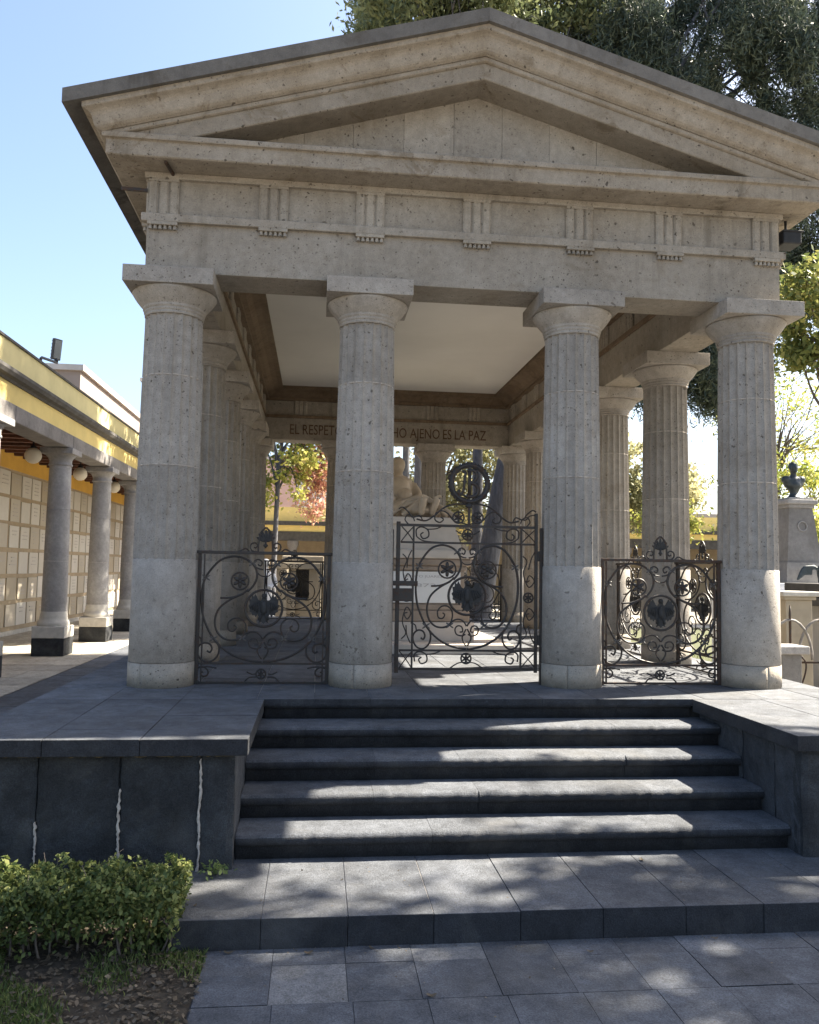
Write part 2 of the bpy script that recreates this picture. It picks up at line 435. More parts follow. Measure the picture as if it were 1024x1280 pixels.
MB().box((.79, -9.5, GZ - .028), (5.4, -4.91, GZ), .005).build('paving_near', M['basalt'], pav)
MB().box((5.37, -4.9, GZ - .028), (9, -2.5, GZ - .002), .005).build('paving_side', M['basalt'], pav)

# left dark strip and pale flagstones by the arcade
lp = empty('flagstone_yard'); tag(lp, kind='structure')
MB().box((-3.2, -1.9, GZ - .03), (-.80, 24, GZ - .012)).build('bedding', M['joint'], lp)
slab_field(lp, 'paving_slab', lambda i, j: M['basalt'], frange(-3.18, -.81, .79), frange(-1.0, 22, 1.1), GZ, .026, .008, .003)
MB().box((-7.2, -2, GZ - .031), (-3.21, 34, GZ - .014)).build('bedding', M['joint'], lp)
slab_field(lp, 'flagstone', lambda i, j: M['flag'], frange(-6.9, -3.22, .62), frange(3.0, 27, .9), GZ, .027, .012, .005, jx=.0)
yard = MB().add([(-.79, LY + .9, GZ - .018), (16, LY + .9, GZ - .018), (16, 36, GZ - .018), (-.79, 36, GZ - .018)], [(0, 1, 2, 3)]).build('yard', M['flag']); tag(yard, kind='structure')

# lawn with leaf litter at the left
lw = MB()
nx, ny = 40, 40
vs_ = []; fs = []
for j in range(ny + 1):
    for i in range(nx + 1):
        x = -4.0 + 4.785 * i / nx; y = -8 + 5.85 * j / ny
        vs_.append((x, y, GZ - .012 + .012 * math.sin(5 * x + 1) * math.sin(6 * y) + .01 * random.random() - (.012 if i == nx else 0)))
for j in range(ny):
    for i in range(nx): a = j * (nx + 1) + i; fs.append((a, a + 1, a + nx + 2, a + nx + 1))
lw.add(vs_, fs, True); tag(lw.build('lawn', M['soil']), kind='structure')
rl = MB().add([(8.6, 2.5, GZ - .016), (30, 2.5, GZ - .016), (30, 22, GZ - .016), (8.6, 22, GZ - .016)], [(0, 1, 2, 3)]).build('lawn_right', M['lawn']); tag(rl, kind='structure')

def quads_mesh(name, C, A, B, mat):
    """many loose leaves: centre, half-length axis, half-width axis (arrays n x 3); each leaf a pointed quad"""
    n = len(C)
    V = np.empty((n, 4, 3)); V[:, 0] = C - A; V[:, 1] = C - A * .1 + B; V[:, 2] = C + A; V[:, 3] = C - A * .1 - B
    me = bpy.data.meshes.new(name)
    me.vertices.add(n * 4); me.vertices.foreach_set('co', V.reshape(-1))
    me.loops.add(n * 4); me.loops.foreach_set('vertex_index', np.arange(n * 4, dtype=np.int32))
    me.polygons.add(n); me.polygons.foreach_set('loop_start', np.arange(0, n * 4, 4, dtype=np.int32))
    me.polygons.foreach_set('loop_total', np.full(n, 4, dtype=np.int32))
    me.materials.append(mat); me.update(calc_edges=True); me.validate()
    return me
def unit(a): return a / np.maximum(np.linalg.norm(a, axis=1, keepdims=True), 1e-9)
def leaves(name, C, size, mat, aspect=.45, droop=0.0, up=0.0):
    n = len(C)
    a = rng.normal(size=(n, 3)); a[:, 2] -= droop; a = unit(a)
    nr = rng.normal(size=(n, 3)); nr[:, 2] += up; b = unit(np.cross(a, nr))
    s = size * rng.uniform(.6, 1.25, size=(n, 1))
    return quads_mesh(name, C, a * s, b * s * aspect, mat)

# grass blades and litter on the lawn
def grass(name, n, x0, x1, y0, y1, h, patchy=True):
    P = np.stack([rng.uniform(x0, x1, n), rng.uniform(y0, y1, n), np.zeros(n)], 1)
    if patchy:
        keep = (np.sin(P[:, 0] * 6.3 + 1.2) * np.sin(P[:, 1] * 5.1 + .4) + .5 * np.sin(P[:, 0] * 13 + P[:, 1] * 9)) > rng.uniform(-.2, .9, n)
        P = P[keep]; n = len(P)
    hh = h * rng.uniform(.4, 1.2, (n, 1)); d = rng.normal(size=(n, 3)) * .45; d[:, 2] = 1; d = unit(d)
    P[:, 2] = GZ - .012 + hh[:, 0] * .5
    b = unit(np.cross(d, rng.normal(size=(n, 3))))
    return quads_mesh(name, P, d * hh * .55, b * .003, M['grass'])
o = link('grass', grass('grass', 34000, -.6, .80, -4.4, -2.4, .045)); tag(o, 'thin patchy grass on the soil before the clipped hedge', 'grass', kind='stuff')
o = link('grass', grass('grass', 14000, 9.0, 14, 3.0, 12, .10, False)); tag(o, 'bright grass on the lawn beyond the right platform edge', 'grass', kind='stuff')
n = 4500
C = np.stack([rng.uniform(-.6, .80, n), rng.uniform(-4.4, -2.3, n), np.full(n, GZ + .004)], 1); C[:, 2] += rng.uniform(0, .015, n)
a = rng.normal(size=(n, 3)); a[:, 2] *= .25; a = unit(a); b = unit(np.cross(a, np.array([0, 0, 1.0]) + rng.normal(size=(n, 3)) * .3))
s_ = rng.uniform(.006, .02, (n, 1))
o = link('leaf_litter', quads_mesh('leaf_litter', C, a * s_, b * s_ * .6, M['litter'])); tag(o, 'dry brown leaf litter scattered over the soil beside the paving', 'leaf litter', kind='stuff')

# ------------------------------------------------------------------ landing
ld = empty('landing', (0, 0, 0)); tag(ld, 'dark basalt landing slab course at the foot of the stairs', 'landing')
jx_ = [.60, 1.054, 1.497, 1.945, 2.406, 2.857, 3.318, 3.761, 4.21, 4.67]
for i in range(len(jx_) - 1):
    z = LZ + random.uniform(-.002, .002)
    MB().box((jx_[i] + .0012, -2.89 + random.uniform(-.002, .002), GZ - .02), (jx_[i+1] - .0012, -2.0, z), .0035).build('landing_stone', M['basalt_step'], ld)
MB().box((.64, -2.86, GZ - .02), (4.63, -2.05, LZ - .005)).build('landing_core', M['mortar'], ld)

# ------------------------------------------------------------------ platform
pf = empty('platform', (XC, PY, 0)); tag(pf, 'dark basalt temple platform with overhanging coping and cheek walls', 'platform')
pf.location = (0, 0, 0)
core = MB().box((PX0 + .1, PY + .08, GZ - .05), (PX1 - .1, PY1 - .1, -.07)); core.build('core', M['basalt_dark'], pf)
MB().box((PX0 + .1, CY + .11, GZ - .05), (XL - .02, PY + .079, -.10)).build('core', M['basalt_dark'], pf)
MB().box((XR + .02, CY + .11, GZ - .05), (PX1 - .1, PY + .079, -.10)).build('core', M['basalt_dark'], pf)
# mortar bed between floor slabs
MB().box((PX0 + .02, PY + .05, -.06), (PX1 - .02, PY1 - .02, -.004)).build('bedding', M['mortar'], pf)
xs = [PX0 + .005, -.245, .30, .86, 1.30, 1.73, 2.19, 2.65, 3.10, 3.55, 4.0, 4.45, 5.0, 5.45, PX1 - .005]
ys = [PY + .001, -.22] + [-.22 + .62 * k for k in range(1, 16)] + [PY1]
slab_field(pf, 'floor_slab', lambda i, j: M['basalt'], xs[:], ys, 0, .05, .004, .0008, bev=.0015)
# wings of the platform either side of the stairs: coping slabs
def coping(xa, xb, ya, yb, edges):
    MB().box((xa, ya + .001, -.098), (xb, yb - .001, random.uniform(-.001, .001)), .004).build('coping_slab', M['basalt_step'], pf)
for xa, xb in ((PX0, -.245), (-.245, .30), (.30, XL + .082)):
    for ya, yb in ((CY, -1.98), (-1.98, -1.50), (-1.50, -.99), (-.99, PY - .002)):
        coping(xa + .0015, xb - (.0015 if xb < .8 else 0), ya, yb, 0)
for xa, xb in ((XR - .082, 4.92), (4.92, 5.4), (5.4, PX1)):
    for ya, yb in ((CY, -1.6), (-1.6, PY - .002)):
        coping(xa + (.0015 if xa > 4.5 else 0), xb - .0015, ya, yb, 0)
MB().box((PX0 + .03, CY + .03, -.085), (XL + .05, PY, -.012)).build('bedding', M['mortar'], pf)
MB().box((XR - .05, CY + .03, -.085), (PX1 - .03, PY, -.012)).build('bedding', M['mortar'], pf)
# front walls of the wings: rough basalt blocks with lime joints
def rough_block(x0, x1, y0, z0, z1, dep=.1, name='wall_stone', mat='basalt_dark', axis='y', sgn=1):
    b = MB(); nx = max(3, int((x1 - x0) / .035)); nz = max(3, int((z1 - z0) / .035)); vs_ = []; fs = []
    for j in range(nz + 1):
        for i in range(nx + 1):
            x = x0 + (x1 - x0) * i / nx; z = z0 + (z1 - z0) * j / nz
            e = min(i, nx - i, j, nz - j)
            d = (.004 * math.sin(23 * x + 3 * z) * math.sin(19 * z + 2) + random.uniform(-.0025, .0025)) + (.010 if e == 0 else 0)
            if 0 < j < nz and i in (0, nx): x += random.uniform(-.006, .006)
            vs_.append((x, y0 + d * sgn, z) if axis == 'y' else (y0 + d * sgn, x, z))
    for j in range(nz):
        for i in range(nx): a = j * (nx + 1) + i; fs.append((a, a + 1, a + nx + 2, a + nx + 1))
    # back
    k = len(vs_)
    for (i, j) in ((0, 0), (nx, 0), (nx, nz), (0, nz)):
        p = vs_[j * (nx + 1) + i]
        vs_.append((p[0], p[1] + dep * sgn, p[2]) if axis == 'y' else (p[0] + dep * sgn, p[1], p[2]))
    fs.append((k + 3, k + 2, k + 1, k))
    fs.append(tuple(range(0, nx + 1)) + (k + 1, k)); fs.append(tuple(nz * (nx + 1) + i for i in range(nx, -1, -1)) + (k + 3, k + 2))
    fs.append(tuple(j * (nx + 1) for j in range(nz, -1, -1)) + (k, k + 3)); fs.append(tuple(j * (nx + 1) + nx for j in range(nz + 1)) + (k + 2, k + 1))
    b.add(vs_, fs, False); return b.build(name, M[mat], pf)
yw = CY + .082
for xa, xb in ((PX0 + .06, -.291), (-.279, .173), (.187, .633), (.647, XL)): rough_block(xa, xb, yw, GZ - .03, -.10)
def mortar_strip(xm, z0, z1, w=.0095):
    pts = []; nz = 44
    b = MB(); vs_ = []; fs = []
    for k in range(nz + 1):
        z = z0 + (z1 - z0) * k / nz; c = xm + random.uniform(-.004, .004) + .003 * math.sin(17 * z); ww = w * random.uniform(.25, 1.1)
        yy = yw - .004 + random.uniform(-.003, .003)
        vs_ += [(c - ww, yw + .02, z), (c - ww * .8, yy, z), (c + ww * .8, yy, z), (c + ww, yw + .02, z)]
    for k in range(nz):
        for q in range(3): a = k * 4 + q; fs.append((a, a + 1, a + 5, a + 4))
    b.add(vs_, fs, True); b.build('mortar_joint', M['mortar'], pf)
mortar_strip(.64, GZ, -.13); mortar_strip(.18, GZ, -.30); mortar_strip(-.285, GZ, -.48, .007)
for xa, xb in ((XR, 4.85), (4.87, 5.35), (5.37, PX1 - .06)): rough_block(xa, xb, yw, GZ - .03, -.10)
b = MB(); n_ = 60; vs_ = []; fs = []
for k in range(n_ + 1):
    x = PX0 + .05 + (XL - PX0 - .05) * k / n_; d_ = random.uniform(0, .014)
    vs_ += [(x, yw + .02, -.099), (x, yw - .004 - d_, -.099), (x, yw - .002, -.108 - random.uniform(0, .014)), (x, yw + .02, -.118)]
for k in range(n_):
    for q in range(3): a = k * 4 + q; fs.append((a, a + 1, a + 5, a + 4))
b.add(vs_, fs); b.build('bed_joint', M['moss'], pf)
# side faces next to the stairs
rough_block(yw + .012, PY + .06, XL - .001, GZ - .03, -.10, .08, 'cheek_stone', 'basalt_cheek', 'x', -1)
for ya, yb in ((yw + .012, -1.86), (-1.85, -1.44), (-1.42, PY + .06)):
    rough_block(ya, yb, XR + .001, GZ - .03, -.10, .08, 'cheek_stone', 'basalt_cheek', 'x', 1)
# outer flanks
MB().box((PX0 + .06, yw + .12, GZ - .04), (PX0 + .12, PY1 - .06, -.061), .01).build('flank_wall', M['basalt_dark'], pf)
MB().box((PX1 - .12, yw + .12, GZ - .04), (PX1 - .06, PY1 - .06, -.061), .01).build('flank_wall', M['basalt_dark'], pf)

# ------------------------------------------------------------------ stairs
st = empty('stairs', (0, 0, 0)); tag(st, 'five dark stone steps with rounded nosings rising to the gate', 'stairs')
NOS = .045
def step_stone(x0, x1, k, parent):
    zt = -k * R_; yf = PY - k * T_; yb = yf + T_ + .06 if k else yf + .35
    zt += random.uniform(-.0015, .0015)
    h = .075
    prof = [(yb, zt)]
    for q in range(7):
        a = PI / 2 + PI * q / 6
        prof.append((yf + h / 2 + math.cos(a) * h / 2, zt - h / 2 + math.sin(a) * h / 2))
    prof += [(yf + NOS, zt - h - .004), (yf + NOS, zt - R_ - .0), (yb, zt - R_)]
    b = MB(); nseg = max(2, int((x1 - x0) / .028)); P = []
    for i in range(nseg + 1):
        x = x0 + (x1 - x0) * i / nseg
        wob = .002 * math.sin(9 * x + 4 * k) + random.uniform(-.002, .002) + (random.uniform(.003, .009) if random.random() < .14 else 0)
        for q, (y, z) in enumerate(prof):
            wz = 0 if q in (0, len(prof) - 1) else wob
            P.append((x, y + (wz if 1 <= q <= 8 else 0), z - (abs(wz) * .5 if 2 <= q <= 6 else 0)))
    m = len(prof); fs = []
    for i in range(nseg):
        for q in range(m - 1): a = i * m + q; fs.append((a, a + 1, a + m + 1, a + m))
    b.add(P, fs, True)
    b.add([(P[i][0] - 2e-5, *P[i][1:]) for i in range(m)], [tuple(range(m))]); b.add([(P[nseg*m+i][0] + 2e-5, *P[nseg*m+i][1:]) for i in range(m)], [tuple(range(m))])
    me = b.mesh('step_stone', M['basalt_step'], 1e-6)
    return link('step_stone', me, parent)
joints = [[1.745, 2.66, 3.72], [1.74, 2.75, 3.58], [1.73, 2.33, 3.55], [1.70, 2.41, 3.60], [2.05, 2.62, 3.86]]
for k in range(5):
    sp = empty('step', (0, 0, 0)); sp.parent = st
    xa = XL + .003; xb = XR - .003
    if k == 0: xa, xb = XL + .086, XR - .086
    ed = [xa] + joints[k] + [xb]
    for a, b_ in zip(ed[:-1], ed[1:]): step_stone(a + .0007, b_ - .0007, k, sp)
    if k: MB().box((xa, PY - k * T_ + .07, -k * R_ - R_ + .002), (xb, PY - k * T_ + T_ + .02, -k * R_ - .012)).build('step_core', M['joint'], sp)

# ------------------------------------------------------------------ temple
tp = empty('temple', (0, 0, 0)); tag(tp, 'pitted grey brown stone temple with fluted columns and a pediment', 'temple')

def rad(z): return .274 - .0300 * (z / 3.1) - .004 * math.sin(PI * min(1, z / 3.1)) * -1
def fluted(z0, z1, nf=20, sub=10):
    b = MB(); n = nf * sub; zs = np.linspace(z0, z1, 7); vs_ = []; fs = []
    for z in zs:
        r = rad(z); dep = .0235
        for k in range(n):
            t = (k % sub) / sub; a = 2 * PI * (k / n) + PI / nf
            rr = r - dep * math.sin(PI * t) ** .62
            vs_.append((rr * math.cos(a), rr * math.sin(a), z))
    for i in range(len(zs) - 1):
        for k in range(n): k2 = (k + 1) % n; fs.append((i*n+k, i*n+k2, (i+1)*n+k2, (i+1)*n+k))
    b.add(vs_, fs, False)
    b.f.append(tuple(range(n-1, -1, -1))); b.sm.append(False); b.f.append(tuple((len(zs)-1)*n + k for k in range(n))); b.sm.append(False)
    return b
G_ = .004
drum_me = []
half_me = MB().prism([(.2755 * math.cos(a), .2755 * math.sin(a)) for a in np.linspace(.006, PI - .006, 40)] + [(-.2, .002), (.2, .002)], 'z', 0, .1985, True).mesh('base_stone', M['stone_base'])
b = MB().lathe([(.262, .2), (rad(.2), .206), (rad(.6), .6), (rad(1.05), 1.052), (rad(1.05) - .006, 1.058)], n=56); drum_me.append(b.mesh('drum', M['stone']))
for z0, z1 in ((1.058, 1.85), (1.853, 2.62), (2.623, 3.15)):
    drum_me.append(fluted(z0 + .001, z1 - .001).mesh('drum', M['stone']))
# thin lime joints set back between the drums
jm = [MB().lathe([(rad(z) - .012, z - .004), (rad(z) - .012, z + .004)], n=40).mesh('joint', M['mortar']) for z in (1.0565, 1.8515, 2.6215)]
prof = [(.243, 3.145), (.250, 3.150), (.250, 3.163), (.246, 3.165), (.246, 3.174), (.257, 3.180), (.257, 3.191), (.252, 3.194), (.252, 3.202), (.266, 3.208), (.266, 3.219), (.264, 3.223)]
for q in range(1, 13):
    a = q / 12; prof.append((.264 + .095 * (a + .07 * math.sin(PI * a)), 3.223 + .124 * a))
prof += [(.358, 3.352), (.348, 3.361)]
cap_me = MB().lathe(prof, n=56).mesh('echinus', M['stone'])
ab_me = MB().box((-.371, -.371, 3.360), (.371, .371, 3.5), .005).mesh('abacus', M['stone'])
posn = [(x, 0) for x in XS] + [(x, LY) for x in XS] + [(x, k * D) for x in (0, LX) for k in range(1, 5)]
for (x, y) in posn:
    c = empty('column', (x, y, 0)); c.parent = tp
    rz = random.choice([0, PI / 2, PI, 3 * PI / 2])
    a0 = random.uniform(-.9, .1)
    for q in (0, 1): link('base_stone', half_me, c, rot=(0, 0, PI / 2 + a0 + q * PI))
    for me in drum_me: link('drum', me, c, rot=(0, 0, random.randrange(20) * 2 * PI / 20))
    [link('joint', q, c) for q in jm]; link('echinus', cap_me, c, rot=(0, 0, rz)); link('abacus', ab_me, c, rot=(0, 0, rz))

def ring(name, prof, mat, parent=tp, sides='fblr', smooth=False):
    """mitred moulding round the column rectangle; prof = closed list of (outward offset, z)"""
    cor = [lambda o: (-o, -o), lambda o: (LX + o, -o), lambda o: (LX + o, LY + o), lambda o: (-o, LY + o)]
    b = MB(); m = len(prof)
    V = [[(*cor[c](o), z) for o, z in prof] for c in range(4)]
    for c in range(4):
        c2 = (c + 1) % 4
        for q in range(m):
            q2 = (q + 1) % m
            b.add([V[c][q], V[c2][q], V[c2][q2], V[c][q2]], [(0, 1, 2, 3)], smooth)
    return b.build(name, mat, parent, merge=1e-5)
def rect(o0, o1, z0, z1, c=.004): return [(o0, z0), (o1 - c, z0), (o1, z0 + c), (o1, z1 - c), (o1 - c, z1), (o0, z1)]
ring('architrave', [(-.22, 3.504), (-.216, 3.5), (.216, 3.5), (.22, 3.504), (.22, 3.932), (-.22, 3.932)], M['stone_entab'])
ring('frieze', [(-.205, 3.9325), (.205, 3.9325), (.205, 4.36), (-.205, 4.36)], M['stone_entab'])
ring('taenia', rect(.19, .262, 3.925, 3.995), M['stone_entab'])
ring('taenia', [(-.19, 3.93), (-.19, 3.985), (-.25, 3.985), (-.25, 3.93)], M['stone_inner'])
ring('frieze_crown', rect(.19, .248, 4.308, 4.3605), M['stone_entab'])
cn = ring('cornice', [(.10, 4.361), (.50, 4.361), (.51, 4.37), (.51, 4.488), (.52, 4.494), (.536, 4.497), (.539, 4.505), (.539, 4.538), (.532, 4.545), (.10, 4.545)], M['stone_cornice'])
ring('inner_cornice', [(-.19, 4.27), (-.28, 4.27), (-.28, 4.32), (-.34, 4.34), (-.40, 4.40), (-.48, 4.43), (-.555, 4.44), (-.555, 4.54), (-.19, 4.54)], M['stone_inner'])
# inner lining of architrave faces is the same stone; ceiling
MB().box((.50, .50, 4.50), (LX - .50, LY - .50, 4.538)).build('ceiling', M['ceiling'], tp)

# triglyphs with guttae
tg = MB(); W = .25
zt0, zt1 = 3.995, 4.283
pr = []   # plan profile, front at y = -.03
half = W / 2
pts2 = [(-half, .0), (-half, -.018), (-half + .018, -.032), (-.062, -.032), (-.044, -.012), (-.026, -.032), (.026, -.032), (.044, -.012), (.062, -.032), (half - .018, -.032), (half, -.018), (half, 0)]
tg.prism(pts2, 'z', zt0, zt1)
tg.box((-half, -.036, zt1 + .0005), (half, 0, 4.3075))
tg_me = tg.mesh('triglyph', M['stone_entab'])
gt = MB(); gt.box((-half, -.055, 3.896), (half, 0, 3.9245), .003)
for k in range(6):
    x = -half + .0235 + k * (W - .047) / 5
    gt.lathe([(.0175, -.034), (.0125, 0)], (x, -.030, 3.8955), 10)
gt_me = gt.mesh('guttae', M['stone_entab'])
def trig(x, y, rz):
    e = link('triglyph', tg_me, tp, (x, y, 0), (0, 0, rz)); link('guttae', gt_me, e, (0, -.004, 0))
for x in (-.085, .845, 1.683, XC, 3.578, 4.42, LX + .085): trig(x, -.206, 0)
for k in range(11):
    y = -.085 + k * (LY + .17) / 10
    trig(-.206, y, -PI / 2); trig(LX + .206, y, PI / 2)
for x in (.9, 1.76, XC, 3.5, 4.36): link('triglyph', tg_me, tp, (x, LY - .206, 0))
for k in range(10): link('triglyph', tg_me, tp, (LX - .206, .62 + k * .87, 0), (0, 0, -PI / 2)); link('triglyph', tg_me, tp, (.206, .62 + k * .87, 0), (0, 0, PI / 2))

# pediment
SL = .29
def zb(x): x = min(x, LX - x); return 4.551 + SL * (x - .175)
def rake(name, prof, mat, xe=None, ysign=-1, y0=0.0, merge=True):
    """sweep profile (o outward, h above the rake line) up to the apex and down; ends mitred at x = -o"""
    for side in (0, 1):
        b = MB(); L = []; A = []
        for o, h in prof:
            e = -o if xe is None else xe
            y = y0 + ysign * o
            xx = e if side == 0 else LX - e
            L.append((xx, y, zb(e) + h)); A.append((XC, y, zb(XC) + h))
        m = len(prof)
        for q in range(m):
            q2 = (q + 1) % m; b.add([L[q], L[q2], A[q2], A[q]], [(0, 1, 2, 3)])
        b.add(L, [tuple(range(m))]); b.add(A, [tuple(range(m))])
        b.build(name, mat, tp, merge=1e-5)
cyma = [(.30, .187), (.545, .187)]
for q in range(9):
    a = q / 8; cyma.append((.545 + .105 * (a + .10 * math.sin(2 * PI * a)), .190 + .150 * a - .012 * math.sin(2 * PI * a)))
cyma += [(.662, .345), (.668, .352), (.668, .392), (.30, .392)]
rc = [(.15, 0), (.497, 0), (.505, .008), (.505, .142), (.15, .142)]
rf = [(.15, .1425), (.515, .1425), (.530, .15), (.534, .158), (.534, .183), (.15, .1865)]
for ys_, y0 in ((-1, 0.0), (1, LY)):
    rake('raking_corona', rc, M['stone_cornice'], ysign=ys_, y0=y0)
    rake('raking_fillet', rf, M['stone_cornice'], ysign=ys_, y0=y0)
    rake('raking_cyma', cyma, M['stone_cornice'], ysign=ys_, y0=y0)
# side gutters carry the same cyma along the eaves
for side in (0, 1):
    b = MB(); P0 = []; P1 = []
    for o, h in cyma:
        x = -o if side == 0 else LX + o
        P0.append((x, -o + .002, zb(-o) + h)); P1.append((x, LY + o - .002, zb(-o) + h))
    m = len(cyma)
    for q in range(m): q2 = (q + 1) % m; b.add([P0[q], P0[q2], P1[q2], P1[q]], [(0, 1, 2, 3)])
    b.build('eaves_cyma', M['stone_cornice'], tp, merge=1e-5)
# roof slabs
for side in (0, 1):
    xe = -.81
    pl = [(xe, zb(xe) + .394), (xe, zb(xe) + .512), (XC - .0005, zb(XC) + .512), (XC - .0005, zb(XC) + .394)]
    if side: pl = [(LX - x, z) for x, z in pl]
    # drip joints: slab split into lengths
    MB().prism(pl, 'y', -.705, LY + .705).build('roof_slab', M['roof'], tp)
# tympanum of upright blocks
def tymp(yf, yb, sgn):
    xs_ = [.16, .62, 1.09, 1.52, 1.97, 2.42, 2.86, 3.30, 3.74, 4.18, 4.62, LX - .16]
    for a, b_ in zip(xs_[:-1], xs_[1:]):
        y = yf + random.uniform(-.003, .003)
        xs2 = [a + .0015] + ([XC] if a < XC < b_ else []) + [b_ - .0015]
        poly = [(a + .0015, 4.53)] + [(b_ - .0015, 4.53)] + [(x, zb(x) + .06) for x in reversed(xs2)]
        MB().prism(poly, 'y', y, yb).build('tympanum_block', M['stone_entab'], tp)
tymp(-.205, 0.05, 1)
MB().prism([(.1, 4.53), (LX - .1, 4.53), (XC, zb(XC) + .05)], 'y', LY - .05, LY + .2).build('tympanum_rear', M['stone_entab'], tp)
MB().box((-.15, -.15, 4.5455), (LX + .15, LY + .15, 4.60)).build('roof_deck', M['roof'], tp)

# lettering carved in the rear inner architrave
def text_mesh(txt, name, size, mat, ext=.004):
    cu = bpy.data.curves.new(name, 'FONT'); cu.body = txt; cu.size = size; cu.extrude = ext; cu.align_x = 'LEFT'; cu.resolution_u = 3
    o = bpy.data.objects.new(name, cu); COL.objects.link(o)
    bpy.context.view_layer.update()
    dg = bpy.context.evaluated_depsgraph_get(); me = bpy.data.meshes.new_from_object(o.evaluated_get(dg))
    bpy.data.objects.remove(o); bpy.data.curves.remove(cu)
    me.materials.clear(); me.materials.append(mat); me.name = name
    return me
def fit_text(me, x0, x1, h=None):
    n = len(me.vertices); a = np.empty(n * 3); me.vertices.foreach_get('co', a); a = a.reshape(-1, 3)
    mn, mx = a.min(0), a.max(0)
    a[:, 0] = x0 + (a[:, 0] - mn[0]) * (x1 - x0) / (mx[0] - mn[0])
    if h: a[:, 1] = (a[:, 1] - mn[1]) * h / (mx[1] - mn[1])
    me.vertices.foreach_set('co', a.reshape(-1)); me.update(); return me
words = 'EL RESPETO AL DERECHO AJENO ES LA PAZ'.split(); wm = []; xcur = 0
for wd_ in words:
    me = text_mesh(wd_, 'word', .25, M['letter'], .006)
    a = np.empty(len(me.vertices) * 3); me.vertices.foreach_get('co', a); a = a.reshape(-1, 3)
    wm.append((me, xcur, xcur + a[:, 0].max() - a[:, 0].min())); xcur = wm[-1][2] + .085
k_ = 3.90 / (xcur - .085)
for me, a0, a1 in wm: link('word', fit_text(me, .70 + a0 * k_, .70 + a1 * k_), tp, (0, LY - .2235, 3.615), (PI / 2, 0, 0)).scale = (1, 1.12, 1)

# ------------------------------------------------------------------ wrought iron
def rot_pts(pts): return pts
RW, RH = 1.125, 1.125
def rmap(W=RW, H=RH): return lambda x, y: ((x - 510) * W / 860.0, 0, (1150 - y) * H / 875.0)
def tubes(parent, name, pts2, mp, r=.008, mirror=True, cx=510, mat='iron', k=5, taper=None, y=0.0, flat=1.0):
    out = []
    for mir in ((0, 1) if mirror else (0,)):
        p = [mp((2 * cx - a) if mir else a, b) for a, b in pts2]
        p = [(q[0], q[1] + y, q[2]) for q in p]
        sp = spline(p, k)
        r = r * 1.1
        rr = r if taper is None else [r * (taper + (1 - taper) * math.sin(PI * min(1, (i + .5) / len(sp)))) for i in range(len(sp))]
        out.append(MB().tube(sp, rr, 6, flat=flat).build(name, M[mat], parent))
    return out
def circ(mp, cx, cy, rx, n=28, r=.008, y=0.0, wob=0):
    c = Vector(mp(cx, cy)); return [(c.x + rx * math.cos(2*PI*i/n), y, c.z + rx * math.sin(2*PI*i/n)) for i in range(n)]
def rosette(parent, c, r, mat='iron', petals=6, ring=True):
    b = MB()
    for k in range(petals):
        a = 2 * PI * k / petals + PI / 2
        m_ = Matrix.Rotation(-a, 3, 'Y')
        b.ball((c[0] + .50 * r * math.cos(a), c[1], c[2] + .50 * r * math.sin(a)), (r * .48, .008, r * .24), 8, 5, m_)
    b.ball((c[0], c[1] - .006, c[2]), (r * .26, .012, r * .26), 8, 6)
    ro = b.build('rosette', M[mat], parent)
    if ring: MB().tube([(c[0] + r * 1.12 * math.cos(2*PI*i/20), c[1], c[2] + r * 1.12 * math.sin(2*PI*i/20)) for i in range(20)], .0085, 6, closed=True).build('rosette_ring', M['iron'], parent)
    return ro
def eagle_plate(parent, c, r):
    """cast eagle with raised wings inside the roundel"""
    half = [(0, .88), (.10, .86), (.15, .74), (.11, .62), (.14, .52), (.22, .42), (.34, .50), (.42, .66), (.52, .84), (.60, .66), (.70, .78), (.74, .52), (.86, .52), (.82, .24), (.90, .12), (.82, -.04), (.84, -.20), (.70, -.28), (.66, -.44), (.54, -.40), (.46, -.54), (.36, -.36), (.28, -.50), (.34, -.66), (.22, -.72), (.30, -.88), (.12, -.80), (0, -.92)]
    poly = half + [(-x, z) for x, z in reversed(half[1:-1])]
    b = MB(); b.prism([(c[0] + x * r, c[2] + z * r) for x, z in poly], 'y', c[1] - .008, c[1] + .008)
    # body, head, wing ribs in relief
    b.ball((c[0], c[1] - .010, c[2] + .02 * r), (r * .20, .022, r * .40), 10, 8)
    b.ball((c[0] + .02 * r, c[1] - .014, c[2] + .70 * r), (r * .12, .02, r * .13), 8, 6)
    for s_ in (-1, 1):
        for q in range(4):
            b.tube([(c[0] + s_ * (.28 + .1 * q) * r, c[1] - .011, c[2] + (.35 - .02 * q) * r), (c[0] + s_ * (.40 + .14 * q) * r, c[1] - .011, c[2] + (-.25 + .08 * q) * r)], .006, 5)
        b.tube([(c[0] + s_ * .12 * r, c[1] - .01, c[2] - .3 * r), (c[0] + s_ * .24 * r, c[1] - .012, c[2] - .72 * r)], .010, 6)
    return b.build('eagle', M['iron_plate'], parent)
def clip(parent, mp, x, y, mirror=True, cx=510):
    for mir in ((0, 1) if mirror else (0,)):
        c = mp((2 * cx - x) if mir else x, y)
        b = MB(); s_ = -1 if mir else 1
        for a in (35, 145, 215, 325):
            an = math.radians(a); rot = Matrix.Rotation(-an * s_, 3, 'Y')
            b.ball((c[0] + .020 * math.cos(an) * s_, -.006, c[2] + .020 * math.sin(an)), (.022, .006, .008), 6, 5, rot)
        b.build('leaf_clasp', M['iron_leaf'], parent)

